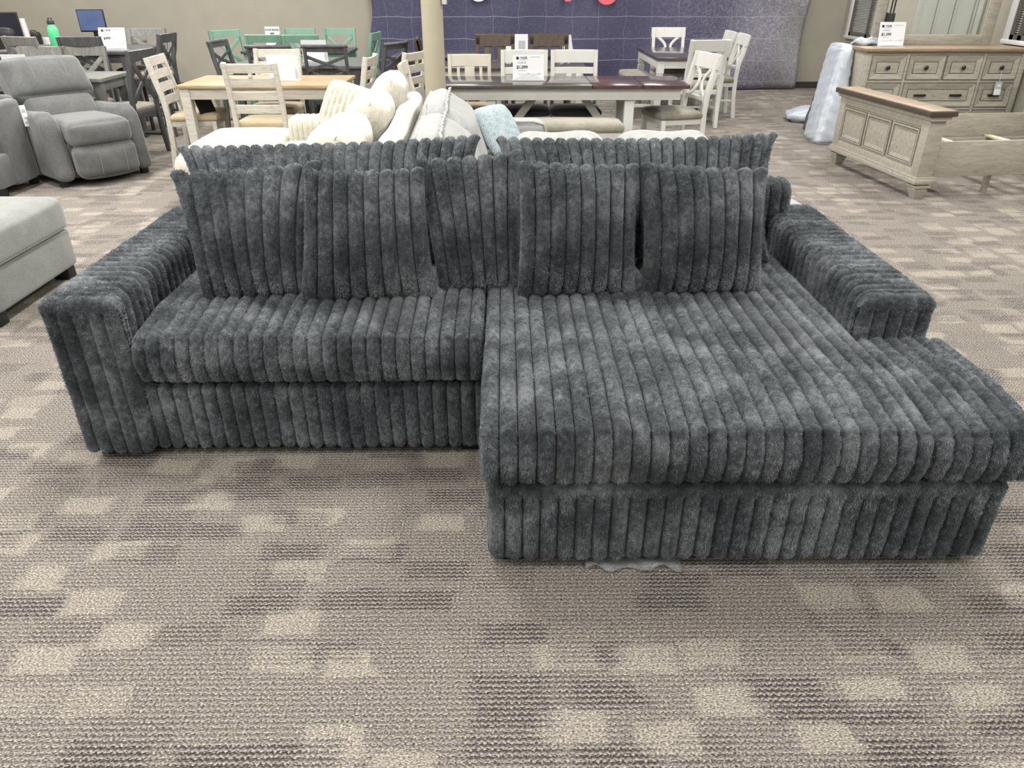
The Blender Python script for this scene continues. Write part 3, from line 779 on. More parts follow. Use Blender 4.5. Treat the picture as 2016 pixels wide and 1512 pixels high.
# ---- oak topped table set
table('dining_table', 'oak topped dining table on whitewashed legs, behind the cream chaise', -2.91, -1.43, 5.4, 6.2, .76, M_oak, M_whitewash, .085, .03, .02, .095)
G = 'whitewashed ladder back chairs at the oak topped table'
chair('ladder', 'whitewashed ladder back chair at the left end of the oak table, seen side on', -2.90, 5.76, R_(95), G)
chair('ladder', 'whitewashed ladder back chair with its back to us, before the oak table', -2.10, 5.32, R_(180), G)
chair('ladder', 'whitewashed ladder back chair tucked in on the far side of the oak table', -2.26, 6.20, 0, G)
chair('ladder', 'whitewashed ladder back chair edge on at the right end of the oak table', -1.47, 5.72, R_(-93), G)
chair('ladder', 'whitewashed ladder back chair peeking over the cream pillows, apart from its table', -1.08, 6.27, R_(-112), G)
card('price_card', 'price card seen from behind on the oak table, its print showing through', -2.02, 5.78, .76, PI, [('$799', .036, .06, .10, M_inklt, .0005), ('#', (.07, .012), .07, .18, M_inklt, 0), ('#', (.05, .006), .08, .15, M_inklt, 0), ('#', (.03, .006), .06, .05, M_inklt, 0)], tilt=.1, base='bar')
t = MB().box(-.09, .09, -.006, .006, 0, .15, .002, 1, Matrix.Rotation(R_(-22), 4, 'X')).build('dark_card', M_black)
t.location = (-2.74, 5.62, .49); t.rotation_euler = (0, 0, R_(60)); tag(t, 'small black card leaning on the tan seat of the left ladder back chair', 'sign')
# ---- grey roll-top set and green set behind
table('dining_table', 'slate grey dining table with a price card, between oak and green tables', -3.0, -1.52, 7.12, 8.12, .76, M_slate, M_greywood_d, .08)
G = 'charcoal roll top chairs at the slate grey table'
chair('roll', 'charcoal chair with flattened cross back, facing away before the slate table', -1.87, 7.12, R_(184), G)
chair('roll', 'charcoal roll top chair mostly hidden behind a whitewashed ladder back chair', -2.43, 7.06, R_(180), G)
chair('roll', 'charcoal roll top chair at the left end of the slate table', -2.92, 7.45, R_(84), G)
chair('roll', 'charcoal roll top chair standing against the purple banner by its left edge', -1.40, 7.34, R_(-115), G)
card('price_card', 'blank side of a price card on the slate grey table', -2.14, 7.62, .76, PI, [], tilt=.12, base='bar')
table('dining_table', 'dark topped dining table with green legs by the tan wall', -3.45, -2.0, 8.98, 9.6, .76, M_greywood_d, M_green, .08)
G = 'sage green cross back chairs around the green table'
chair('greencross', 'green cross back chair turned at the left end of the green table', -3.62, 9.32, R_(40), G)
chair('greencross', 'green cross back chair with its back to us, left one before the green table', -3.0, 8.86, R_(180), G)
chair('greencross', 'green cross back chair with its back to us, right one before the green table', -2.52, 8.80, R_(180), G)
chair('greencross', 'green cross back chair facing us behind the small white notice', -2.88, 9.66, 0, G)
chair('greencross', 'green cross back chair facing us near the right end of the green table', -2.31, 9.68, 0, G)
chair('greencross', 'green cross back chair edge on at the right end, by the purple banner', -1.93, 9.10, R_(-97), G)
card('notice_card', 'small upright white notice on the green table', -3.12, 9.42, .76, 0, [('FLOOR MODEL', .028, 0, .21, M_ink, .0008), ('#46', .032, 0, .165, M_ink, .0012)], .20, .26, .1, 'bar')
# ---- counter height and grey sets at the left
table('counter_table', 'dark grey counter height table carrying the $499 price card', -5.55, -4.03, 7.05, 8.05, .91, M_greywood_d, M_greywood_d, .085)
G = 'counter stools around the dark grey counter table'
chair('stool', 'dark counter stool at the right end of the counter table', -3.98, 7.36, R_(-90), G)
chair('stool', 'dark counter stool with its back to us, just left of the $499 card', -4.40, 7.08, R_(180), G)
chair('greystool', 'grey counter stool behind the $499 price card', -4.31, 7.98, 0, G)
chair('greystool', 'grey counter stool with a tilted top rail, left of the green bottle', -4.94, 7.08, R_(160), G)
card('price_card', 'white $499 price card on the dark counter table', -4.27, 7.24, .91, 0, price('$499', '$709.00'), tilt=.25, base='bar')
table('dining_table', 'pale grey dining table half hidden behind the grey recliner', -5.3, -3.83, 5.92, 6.58, .76, M_greytop, M_greywood, .085)
G = 'grey cross back chairs at the pale grey table'
chair('greycross', 'grey cross back chair on the far side of the pale table, showing its cross', -4.37, 6.52, 0, G)
chair('greycross', 'grey cross back chair behind the white sheet at the far left', -4.80, 6.46, 0, G)
chair('darkcross', 'dark cross back chair at the right end of the pale grey table', -3.76, 6.17, R_(-97), G)
card('price_card', 'white sheet standing on the pale table above the recliner back', -4.72, 6.15, .76, PI, [('#', (.05, .04), .05, .12, M_inklt, 0)], .24, .19, .2, 'bar')

# ---- trestle table with white chairs
t = thing('trestle_table', 'long dark topped trestle table with white base carrying the $1,099 card', 'table', (.57, 5.75, 0))
MB().box(-1.17, .28, -.36, .36, .725, .76, .006).build('tabletop', M_darktop, t)
MB().box(.285, .74, -.36, .36, .725, .76, .006).build('leaf', M_redtop, t)['label'] = 'reddish brown extension leaf'
MB().box(.745, 1.17, -.36, .36, .725, .76, .006).build('leaf', M_redtop, t)['label'] = 'reddish brown extension leaf'
b = MB()
for s in (-1, 1): b.box(-1.10, 1.10, s * .30 - .012, s * .30 + .012, .625, .724, .003).box(s * 1.09 - .012, s * 1.09 + .012, -.29, .29, .625, .724, .003)
b.build('apron', M_white, t)
for s in (-1, 1):
    MB().box(s * .64 - .045, s * .64 + .045, -.29, -.20, .06, .625, .004).box(s * .64 - .045, s * .64 + .045, .20, .29, .06, .625, .004).box(s * .64 - .05, s * .64 + .05, -.33, .33, 0, .07, .006).build('leg', M_white, t)
    MB().bar((s * .60, -.05, .16), (s * .22, -.05, .64), .07, .05, .003, (1, 0, 0)).build('brace', M_white, t)
MB().box(-.6, .6, -.03, .03, .12, .19, .004).build('stretcher', M_white, t)
card('price_card', 'white $1,099 price card in an arched holder on the trestle table', .28, 5.70, .76, 0, price('$1,099', '$1,699.00'), tilt=.16)
G = 'white chairs around the long trestle table'
chair('tworail', 'white rail back chair behind the $1,099 price card', .255, 6.02, 0, G)
chair('tworail', 'white rail back chair just right of the $1,099 price card', .755, 6.02, 0, G)
chair('splat', 'cream splat back chair beside the round column', -.30, 6.16, 0, G)
chair('splat', 'cream splat back chair half hidden behind the round column', -.60, 5.62, R_(90), G)
chair('farm', 'white farmhouse chair with taupe seat at the right end of the trestle table', 1.70, 5.80, R_(-76), G)
def bench(label, x, y, rz, L_, pad, frame, d=.36):
    t = thing('dining_bench', label, 'bench', (x, y, 0), rz)
    MB().soft(-L_ / 2, L_ / 2, -d / 2, d / 2, .41, .49, .035, (0, 0, .015), 14).build('seat', pad, t)
    MB().box(-L_ / 2 + .03, L_ / 2 - .03, -d / 2 + .02, d / 2 - .02, .335, .415, .004).build('seat_frame', frame, t)
    for sx in (-1, 1):
        for sy in (-1, 1): MB().box(sx * (L_ / 2 - .055) - .03, sx * (L_ / 2 - .055) + .03, sy * (d / 2 - .04) - .026, sy * (d / 2 - .04) + .026, 0, .335, .003).build('leg', frame, t)
        MB().box(sx * (L_ / 2 - .055) - .012, sx * (L_ / 2 - .055) + .012, -d / 2 + .06, d / 2 - .06, .14, .18, .002).build('stretcher', frame, t)
    return t
M_bench = m_fabric('beige_bench_weave', (.20, .185, .145), (.40, .375, .30), 300)
bench('long white bench with beige woven seat before the trestle table', .52, 5.16, 0, 1.18, M_bench, M_white)
# ---- second row behind the trestle table
table('dining_table', 'cream table with dark top behind the white chairs', -.75, .95, 6.92, 7.68, .76, M_darktop, M_cream_paint, .08)
G = 'dark brown chairs with bracketed top rails'
chair('brown', 'dark brown bracketed chair, left of the pair behind the cream table', -.055, 7.60, 0, G)
chair('brown', 'dark brown bracketed chair, right of the pair behind the cream table', .585, 7.60, 0, G)
chair('brown', 'dark brown chair seen edge on, left of the round column', -.62, 7.35, R_(95), G)
table('dining_table', 'plain dark table in the last row before the purple banner', -1.35, -.30, 8.25, 9.1, .76, M_darktop, M_brown, .08)
table('dining_table', 'narrow dark brown table behind the brown bracketed chairs', .0, 1.1, 8.85, 9.2, .72, M_brown, M_brown, .08)
card('price_card', 'white price card behind the left brown chair', .22, 9.02, .72, 0, [('#', (.10, .012), -.07, .18, M_inklt, 0), ('#', (.09, .10), .07, .10, M_inklt, 0)], .30, .23, .15, 'bar')
card('price_card', 'white price card turned nearly edge on behind the right brown chair', .92, 9.0, .72, R_(62), [], .28, .22, .2, 'bar')
# ---- white square table by the banner
table('counter_table', 'square dark topped white table standing before the purple banner', 1.92, 2.80, 8.05, 9.57, .76, M_darktop, M_white, .085, .04, .02, .09, 0, True)
G = 'white farmhouse chairs at the table by the banner'
chair('farm', 'white farmhouse chair at the far end of the square table', 2.43, 9.72, 0, G)
chair('farm', 'white farmhouse chair with its back to us at the near end of the square table', 2.38, 7.86, R_(190), G)
chair('farm', 'white farmhouse chair on the right of the square table, nearer the banner', 2.80, 9.15, R_(-90), G)
chair('farm', 'white farmhouse chair on the right of the square table, the nearer one', 2.82, 8.62, R_(-92), G)
bench('white bench with grey seat on the left of the square table', 1.84, 8.88, R_(90), 1.15, M_taupe_seat, M_white)
# ------------------------------------------------------------------ grey recliner group at the left
M_suede = m_fabric('grey_suede', (.082, .084, .082), (.150, .153, .148), 180, .08, .8, .35, 7)
M_suede2 = m_fabric('pale_grey_suede', (.155, .16, .15), (.25, .257, .243), 180, .08, .8, .35, 6)
M_seam = m_plain('pale_stitching', (.25, .255, .25), .8)
def lerp_path(pts, n=8):
    out = []
    for a, b in zip(pts[:-1], pts[1:]):
        for k in range(n): out.append(tuple(np.array(a) * (1 - k / n) + np.array(b) * k / n))
    return out + [tuple(pts[-1])]
t = thing('recliner', 'grey suede recliner tipped back a little, beside the armless grey sofa', 'recliner', (-3.53, 5.04, 0), R_(50))
# local frame: the sitter looks along -y
for s in (-1, 1):
    x0, x1 = (.27, .42) if s > 0 else (-.42, -.27)
    loop = [(-.06, .05), (-.02, .30), (.0, .46), (.03, .56), (.12, .62), (.35, .60), (.70, .585), (.82, .50), (.80, .05)]
    m = MB(); n = 7; rings = []
    for k in range(n):
        u = k / (n - 1); x = x0 + (x1 - x0) * u; e = (1 - (2 * u - 1) ** 2) ** .5 if 0 < u < 1 else 0
        sh = .045 * (1 - e)
        P = round_loop([(a, z, .06) for a, z in loop], .03); Nn = loop_normals(P); P = P - Nn * sh
        rings.append([(x, a, max(z, .03)) for a, z in P])
    a_ = m.rings(rings).build('arm', M_suede, t)
    MB().tube([(x0 + .03 if s > 0 else x1 - .03, y, z) for y, z in ((.13, .622), (.35, .604), (.66, .59))], .0018, 5).build('stitching', M_seam, a_)
def bolster(name, z0, z1, y0, y1, x=.265, puff=.04, tilt=0, piv=(0, 0), r=.06, par=None):
    M = Matrix.Translation((0, piv[0], piv[1])) @ Matrix.Rotation(tilt, 4, 'X') @ Matrix.Translation((0, -piv[0], -piv[1]))
    return MB().soft(-x, x, y0, y1, z0, z1, r, (.0, puff, puff * .6), 14, M).build(name, M_suede, par or t)
sc_ = bolster('seat_cushion', .33, .53, -.13, .50, .262, .035)
MB().tube([(-.27, -.135, .50), (0, -.16, .525), (.27, -.135, .50)], .0018, 5).build('stitching', M_seam, sc_)
fr_ = bolster('footrest', .07, .335, -.14, .02, .265, .04)
for x in (-.1, .12): MB().tube([(x, -.176, .30), (x, -.188, .2), (x, -.172, .10)], .0018, 5).build('stitching', M_seam, fr_)
bolster('back_lower', .42, .72, .46, .68, .30, .05, R_(-36), (.5, .45))
bk = bolster('back_head', .70, 1.08, .44, .70, .345, .06, R_(-36), (.5, .45))
for x in (-.14, .14): MB().tube([tuple(Matrix.Translation((0, .5, .45)) @ Matrix.Rotation(R_(-36), 4, 'X') @ Matrix.Translation((0, -.5, -.45)) @ Vector((x, y, z))) for y, z in ((.40, .8), (.375, .9), (.40, 1.03), (.47, 1.13))], .0018, 5).build('stitching', M_seam, bk)
MB().box(-.265, .265, .02, .75, .06, .36, .02).build('frame', M_suede, t)
for sx in (-1, 1):
    for y in (.06, .7): MB().box(sx * .36 - .03, sx * .36 + .03, y - .03, y + .03, 0, .06, .004).build('foot', M_black, t)
# armless piece left of it
t = thing('armless_sofa', 'grey suede armless sofa section cut by the left edge, with swing tag', 'sofa', (-4.54, 4.40, 0))
MB().box(-.9, .46, .0, .60, .07, .33, .03).build('base', M_suede, t)
MB().soft(-.9, .40, -.03, .62, .31, .50, .06, (0, .02, .02), 14).build('seat_cushion', M_suede, t)
MB().soft(-.9, .30, .34, .56, .47, .90, .10, (.02, .06, .03), 16, Matrix.Translation((0, .5, .47)) @ Matrix.Rotation(R_(-12), 4, 'X') @ Matrix.Translation((0, -.5, -.47))).build('back_cushion', M_suede, t)
MB().box(.36, .48, .20, .54, .06, .72, .04, 3).build('end_panel', M_suede, t)
MB().box(-.9, .40, .50, .62, .3, .74, .04, 3).build('back_frame', M_suede, t)
for x in (-.8, .4): MB().box(x - .03, x + .03, .04, .1, 0, .07, .004).box(x - .03, x + .03, .50, .56, 0, .07, .004).build('foot', M_black, t)
tg = MB().box(-.022, .022, -.001, .001, -.17, 0, 0).build('swing_tag', M_paper, None); tg.location = (-4.03, 4.90, .665); tg.rotation_euler = (R_(-3), 0, R_(50))
tag(tg, 'narrow white paper tag hanging on the end of the armless grey sofa', 'tag')
for a_, b_ in ((-.06, -.035), (-.11, -.095), (-.15, -.13)): MB().box(-.014, .014, -.002, -.0012, a_, b_, 0).build('print', M_inklt, tg)
t = thing('ottoman', 'pale grey suede ottoman cut by the left edge of the picture', 'ottoman', (-3.1, 2.22, 0))
MB().soft(-.6, .54, -.41, .40, .07, .30, .025, (0, 0, 0), 10).build('base', M_suede2, t)
c_ = MB().soft(-.6, .55, -.42, .41, .285, .485, .05, (.015, .015, .02), 14).build('cushion', M_suede2, t)
MB().tube([(.556, y, .312) for y in np.linspace(-.38, .38, 9)], .0018, 5).build('stitching', M_seam, c_)
for y in (-.36, .34): MB().box(.42, .52, y - .04, y + .04, 0, .075, .006).build('foot', M_black, t)
for y in (-.36, .34): MB().box(-.55, -.45, y - .04, y + .04, 0, .075, .006).build('foot', M_black, t)

# ------------------------------------------------------------------ cream sofa and light grey sectional behind
M_creamf = m_fabric('cream_plush', (.47, .44, .345), (.64, .615, .53), 70, .7, .95, .5, 10)
M_greyf = m_fabric('light_grey_chenille', (.24, .245, .235), (.40, .405, .395), 260, .3, .95, .3, 16)
M_greyp = m_plain('grey_piping', (.40, .40, .39), .8)
def ripple(freq, amp, axis, mask=None):
    def f(p):
        return p
    return f
t = thing('cream_sofa', 'cream plush sofa with a ribbed arm and a chaise, backing onto the grey sectional', 'sofa', (-.53, 2.30, 0), R_(2))
MB().soft(-1.12, -.12, .0, 2.22, .10, .46, .07, (0, 0, .02), 16).build('seat', M_creamf, t)
MB().soft(-1.86, -1.08, 1.66, 2.74, .10, .475, .14, (.02, .02, .03), 20).build('chaise', M_creamf, t)
MB().soft(-.14, -.005, -.20, 2.50, .08, .80, .06, (0, 0, 0), 16, None, lambda p: (p.x, p.y, p.z + .012 * math.sin(p.y * 5))).build('back', M_creamf, t)
def ribbed_arm():
    P = round_loop([(2.24, .08, .02), (2.48, .08, .02), (2.48, .63, .09), (2.24, .63, .09)], .02)
    V, F, G = ribbed(P, -1.10, -.15, 22, amp=.010, endr=.07, lump=.003, seed=31)
    return raw_mesh('arm', V, F, M_creamf, t)
ribbed_arm()
for x, ys_ in ((-1.75, (1.8, 2.6)), (-1.0, (.1, 2.35)), (-.1, (-.1, 2.4))):
    for y in ys_: MB().box(x - .03, x + .03, y - .03, y + .03, 0, .11, .003).build('foot', M_black, t)
O15 = Matrix.Translation((-.53, 2.30, 0)) @ Matrix.Rotation(R_(2), 4, 'Z')
def soft_pillow(label, lx, ly, lz, w, h, th, tilt, yaw=0, mat=M_creamf, ribs=0, group='cream pillows on the cream sofa', O=O15, name='throw_pillow', roll=0):
    """upright plump cushion facing local -x, tilted back by tilt"""
    m = MB(); n = 26; nu = ribs * 8 if ribs else n
    for side in (-1, 1):
        vs = []; fs = []
        for i in range(nu + 1):
            a = i / nu * 2 - 1
            for j in range(n + 1):
                b = j / n * 2 - 1
                pa = a * math.sqrt(1 - .17 * b ** 4); pb = b * math.sqrt(1 - .17 * a ** 4)
                t_ = th / 2 * (max(0, 1 - abs(a) ** 4) * max(0, 1 - abs(b) ** 4)) ** .6
                if ribs: t_ -= .018 * abs(math.cos(a * ribs * PI / 2)) ** 3 * min(1, t_ / .02)
                t_ += .004 * math.sin(a * 9 + b * 5) * math.sin(b * 11) * min(1, t_ / .05)
                vs.append((side * t_, pa * w / 2, h / 2 + pb * h / 2))
        for i in range(nu):
            for j in range(n):
                q = (i * (n + 1) + j, (i + 1) * (n + 1) + j, (i + 1) * (n + 1) + j + 1, i * (n + 1) + j + 1); fs.append(q if side > 0 else q[::-1])
        m._add(vs, fs)
    bmesh.ops.remove_doubles(m.bm, verts=m.bm.verts, dist=.0005)
    o = m.build(name, mat, None, True, 180)
    o.matrix_world = O @ Matrix.Translation((lx, ly, lz)) @ Matrix.Rotation(yaw, 4, 'Z') @ Matrix.Rotation(tilt, 4, 'Y') @ Matrix.Rotation(roll, 4, 'X')
    return tag(o, label, 'pillow', group)
soft_pillow('cream plush pillow nearest the charcoal sofa, with fluffy folds', -.54, .40, .475, .84, .50, .30, R_(34), R_(-4))
soft_pillow('plain cream pillow in the middle of the cream sofa back', -.44, 1.16, .475, .70, .53, .28, R_(28), R_(-3))
soft_pillow('tall plain cream pillow farthest along the cream sofa back', -.36, 1.86, .475, .66, .56, .26, R_(22), R_(0))
soft_pillow('ribbed cream pillow propped against the ribbed arm', -.60, 1.96, .485, .52, .44, .17, R_(24), R_(80), ribs=12, roll=R_(16))
t = thing('grey_sectional', 'light grey chenille L shaped sectional whose cushion tops show above the charcoal sofa', 'sofa', (-.48, 2.22, 0), R_(2))
MB().soft(-.04, .10, .02, 2.20, .06, .74, .05, (0, 0, 0), 14).build('back', M_greyf, t)
MB().soft(.08, .88, .70, 1.96, .08, .44, .05, (0, 0, .015), 14).build('seat', M_greyf, t)
a_ = MB().soft(.10, .93, 1.98, 2.22, .06, .63, .06, (.0, .01, .01), 14).build('arm', M_greyf, t)
MB().tube([(.91, 2.0, .10), (.935, 2.0, .55), (.91, 2.0, .61), (.83, 1.995, .632), (.2, 1.995, .632)], .007, 6).build('piping', M_greyp, a_)
def back_cush(y0, y1, top, th=.34, off=.03):
    P = [(off - .02, .43, .06), (off + th + .12, .43, .06), (off + th + .0, top - .14, .16), (off + .12, top, .10), (off, top - .05, .07)]
    L0 = round_loop(P, .03); Nn = loop_normals(L0); rings = []
    n = 15
    for k in range(n):
        u = k / (n - 1); e = (1 - abs(2 * u - 1) ** 3.5) ** .6 if 0 < u < 1 else 0
        y = y0 + (y1 - y0) * u
        Q = L0 - Nn * (.07 * (1 - e))
        rings.append([(a, y, z + .006 * math.sin(y * 40 + a * 20) * e) for a, z in Q])
    c = MB().rings(rings).build('back_cushion', M_greyf, t, True, 60)
    for da, dz, en in ((.03, top - .046, .05), (.17, top - .02, .05)):
        MB().tube([(off + da + .006 * math.sin(k * 2.1), y0 + .05 + (y1 - y0 - .1) * k / 24, dz + .004 * math.sin(k * 1.7) - (en if k in (0, 24) else en * .35 if k in (1, 23) else 0)) for k in range(25)], .007, 6).build('piping', M_greyp, c)
    return c
back_cush(.03, 1.0, .90); back_cush(1.0, 1.97, .92)
for x, y in ((.02, .1), (.02, 2.1), (.84, .8), (.84, 2.1)): MB().box(x - .03, x + .03, y - .03, y + .03, 0, .085, .003).build('foot', M_black, t)
# the short leg of the L, its back towards the charcoal sofa
MB().soft(.58, 1.64, -.33, -.18, .06, .72, .05, (0, 0, 0), 12).build('back', M_greyf, t)
MB().soft(.60, 1.64, -.20, .66, .08, .44, .05, (0, 0, .01), 12).build('seat', M_greyf, t)
for x0, x1 in ((.56, 1.06), (1.075, 1.59)):
    c = MB().soft(x0, x1, -.27, .03, .42, .905, .09, (.01, .03, .02), 16, Matrix.Translation((0, -.13, .42)) @ Matrix.Rotation(R_(6), 4, 'X') @ Matrix.Translation((0, .13, -.42)), lambda p: (p.x, p.y, p.z + .006 * math.sin(p.x * 22))).build('back_cushion', M_greyf, t)
    MB().tube([(x0 + .02 + (x1 - x0 - .04) * k / 20, -.265, (.82 if k in (0, 20) else .882 if k in (1, 19) else .902) + .006 * math.sin(k * 1.3)) for k in range(21)], .008, 6).build('piping', M_greyp, c)
for x, y in ((.64, -.26), (1.6, -.26), (1.6, .6)): MB().box(x - .03, x + .03, y - .03, y + .03, 0, .085, .003).build('foot', M_black, t)
M_blue = None
def m_blue():
    m, nt, b = new_mat('blue_patterned_weave')
    v = coords(nt)
    vo = N(nt, 'ShaderNodeTexVoronoi', feature='DISTANCE_TO_EDGE', i_Scale=30.0); L(nt, v, vo.inputs['Vector'])
    wv = N(nt, 'ShaderNodeTexWave', wave_type='RINGS', i_Scale=26.0, i_Distortion=6.0); L(nt, v, wv.inputs['Vector'])
    mu = N(nt, 'ShaderNodeMath', operation='MULTIPLY', i_1=.5); L(nt, wv.outputs['Fac'], mu.inputs[0])
    ad = N(nt, 'ShaderNodeMath', operation='ADD'); L(nt, mu.outputs[0], ad.inputs[0]); L(nt, vo.outputs['Distance'], ad.inputs[1])
    r = ramp(nt, ad.outputs[0], [(.1, (.52, .57, .58)), (.3, (.36, .43, .455)), (.6, (.29, .37, .40))])
    L(nt, r.outputs[0], b.inputs['Base Color']); b.inputs['Roughness'].default_value = .9
    return m
O15g = Matrix.Translation((-.48, 2.22, 0)) @ Matrix.Rotation(R_(2), 4, 'Z')
soft_pillow('pale blue patterned pillow leaning in the corner of the light grey sectional', .64, 1.72, .455, .40, .38, .14, R_(-34), R_(-38), m_blue(), 0, None, O15g)
t = thing('low_ottoman', 'low white ottoman peeking out behind the far end of the chaise arm', 'ottoman', (1.55, 2.2, 0))
MB().soft(-.22, .17, -.26, .24, .06, .515, .07, (0, 0, .02), 12).build('cushion', M_greyf, t)
for x in (-.16, .12): MB().box(x - .03, x + .03, -.2, -.14, 0, .07, .003).box(x - .03, x + .03, .1, .16, 0, .07, .003).build('foot', M_black, t)
# ------------------------------------------------------------------ column, banner, desk corner
M_column = m_plain('tan_column_paint', (.40, .355, .265), .6, .04, 3)
t = thing('column', 'round tan steel column standing between the cream sofa and trestle table', 'column', (-.53, 4.98, 0)); t['kind'] = 'structure'
MB().lathe([(.088, 0), (.088, ZC)], (0, 0, 0), 32).build('shaft', M_column, t)
MB().lathe([(.12, 0), (.12, .02), (.09, .03)], (0, 0, 0), 32).build('base_plate', M_column, t)
MB().box(.086, .125, -.05, .0, 1.42, 1.56, .004).build('junction_box', M_white, t)
def m_banner():
    m, nt, b = new_mat('creased_purple_tarp')
    v = coords(nt)
    sx = N(nt, 'ShaderNodeSeparateXYZ'); L(nt, v, sx.inputs[0])
    X, Z = sx.outputs['X'], sx.outputs['Z']
    n1 = N(nt, 'ShaderNodeTexNoise', i_Scale=.9, i_Detail=4.0); L(nt, v, n1.inputs['Vector'])
    f = N(nt, 'ShaderNodeMath', operation='MULTIPLY_ADD', i_1=1.6); L(nt, n1.outputs[0], f.inputs[0]); L(nt, X, f.inputs[2])
    r = ramp(nt, None or N(nt, 'ShaderNodeMapRange').outputs[0], [(0, (.042, .042, .092)), (.45, (.060, .055, .112)), (.62, (.085, .078, .135)), (.75, (.20, .19, .22)), (.86, (.25, .26, .24)), (1, (.34, .33, .34))])
    mr = [n for n in nt.nodes if n.type == 'MAP_RANGE'][0]; mr.inputs['From Min'].default_value = -1.5; mr.inputs['From Max'].default_value = 5.6
    L(nt, f.outputs[0], mr.inputs['Value'])
    # fold grid
    def lines(src, step, wob, wid):
        n = N(nt, 'ShaderNodeTexNoise', i_Scale=3.0, i_Detail=3.0); L(nt, v, n.inputs['Vector'])
        a = N(nt, 'ShaderNodeMath', operation='MULTIPLY_ADD', i_1=wob); L(nt, n.outputs[0], a.inputs[0]); L(nt, src, a.inputs[2])
        d = N(nt, 'ShaderNodeMath', operation='DIVIDE', i_1=step); L(nt, a.outputs[0], d.inputs[0])
        fr = N(nt, 'ShaderNodeMath', operation='FRACT'); L(nt, d.outputs[0], fr.inputs[0])
        s = N(nt, 'ShaderNodeMath', operation='SUBTRACT', i_1=.5); L(nt, fr.outputs[0], s.inputs[0])
        ab = N(nt, 'ShaderNodeMath', operation='ABSOLUTE'); L(nt, s.outputs[0], ab.inputs[0])
        g = N(nt, 'ShaderNodeMath', operation='LESS_THAN', i_1=wid / step); L(nt, ab.outputs[0], g.inputs[0]); return g.outputs[0]
    l1 = lines(Z, .315, .05, .004); l2 = lines(X, .42, .12, .003)
    # cracks: more of them towards the frayed right end
    def cracks(scale, wid):
        n = N(nt, 'ShaderNodeTexNoise', i_Scale=4.0, i_Detail=4.0); L(nt, v, n.inputs['Vector'])
        mx = N(nt, 'ShaderNodeMix', data_type='VECTOR'); mx.inputs['Factor'].default_value = .34; L(nt, v, mx.inputs['A']); L(nt, n.outputs['Color'], mx.inputs['B'])
        vo = N(nt, 'ShaderNodeTexVoronoi', feature='DISTANCE_TO_EDGE', i_Scale=scale); L(nt, mx.outputs['Result'], vo.inputs['Vector'])
        g = N(nt, 'ShaderNodeMath', operation='LESS_THAN', i_1=wid); L(nt, vo.outputs['Distance'], g.inputs[0]); return g.outputs[0]
    c1 = cracks(10.0, .022); c2 = cracks(23.0, .04)
    cm = N(nt, 'ShaderNodeMapRange'); cm.inputs['From Min'].default_value = .9; cm.inputs['From Max'].default_value = 4.4; L(nt, X, cm.inputs['Value'])
    cm.inputs['To Min'].default_value = .05; cm.inputs['To Max'].default_value = .6
    mxx = N(nt, 'ShaderNodeMath', operation='MAXIMUM'); L(nt, c1, mxx.inputs[0]); L(nt, c2, mxx.inputs[1])
    ck = N(nt, 'ShaderNodeMath', operation='MULTIPLY'); L(nt, mxx.outputs[0], ck.inputs[0]); L(nt, cm.outputs[0], ck.inputs[1])
    lm = N(nt, 'ShaderNodeMath', operation='MULTIPLY', i_1=.45); L(nt, l1, lm.inputs[0])
    l2m = N(nt, 'ShaderNodeMath', operation='MULTIPLY', i_1=.22); L(nt, l2, l2m.inputs[0])
    a1 = N(nt, 'ShaderNodeMath', operation='MAXIMUM'); L(nt, lm.outputs[0], a1.inputs[0]); L(nt, l2m.outputs[0], a1.inputs[1])
    a2 = N(nt, 'ShaderNodeMath', operation='MAXIMUM'); L(nt, a1.outputs[0], a2.inputs[0]); L(nt, ck.outputs[0], a2.inputs[1])
    mix = N(nt, 'ShaderNodeMix', data_type='RGBA'); L(nt, a2.outputs[0], mix.inputs['Factor']); L(nt, r.outputs[0], mix.inputs['A']); mix.inputs['B'].default_value = (.52, .51, .55, 1)
    L(nt, mix.outputs['Result'], b.inputs['Base Color']); b.inputs['Roughness'].default_value = .55
    bp = N(nt, 'ShaderNodeBump', i_Strength=.3, i_Distance=.01); L(nt, a2.outputs[0], bp.inputs['Height']); L(nt, bp.outputs[0], b.inputs['Normal'])
    return m
t = thing('banner', 'huge creased purple banner hung across the back wall, frayed at its right end', 'banner', (1.4, 11.2, 0))
vs = []; fs = []; nx, nz = 120, 34
for i in range(nx + 1):
    for j in range(nz + 1):
        u, v_ = i / nx, j / nz; z = .012 + v_ * 2.9
        x = -3.42 + u * 6.86
        if u < .06: x += (.045 * math.sin(z * 3.4 + 1.6) + .03 * math.sin(z * 7)) * (1 - u / .06)
        y = .03 * math.sin(x * 1.7 + z * .8) + .02 * math.sin(x * 4.3 - z * 2.2) + (.035 * math.sin(x * 9) * max(0, 1 - (x + 3.42) / .8)) + max(0, .45 - z) * .12 * math.sin(x * 1.9 + 1) + (max(0, x - 2.2) * .05) * math.sin(z * 5 + x * 3)
        vs.append((x, y, z))
for i in range(nx):
    for j in range(nz):
        a = i * (nz + 1) + j; fs.append((a, a + nz + 1, a + nz + 2, a + 1))
bo = raw_mesh('tarp', vs, fs, m_banner(), t)
so = bo.modifiers.new('thickness', 'SOLIDIFY'); so.thickness = .004
M_red = m_plain('coral_print', (.75, .13, .16), .6); M_wht = m_plain('white_print', (.8, .8, .84), .6)
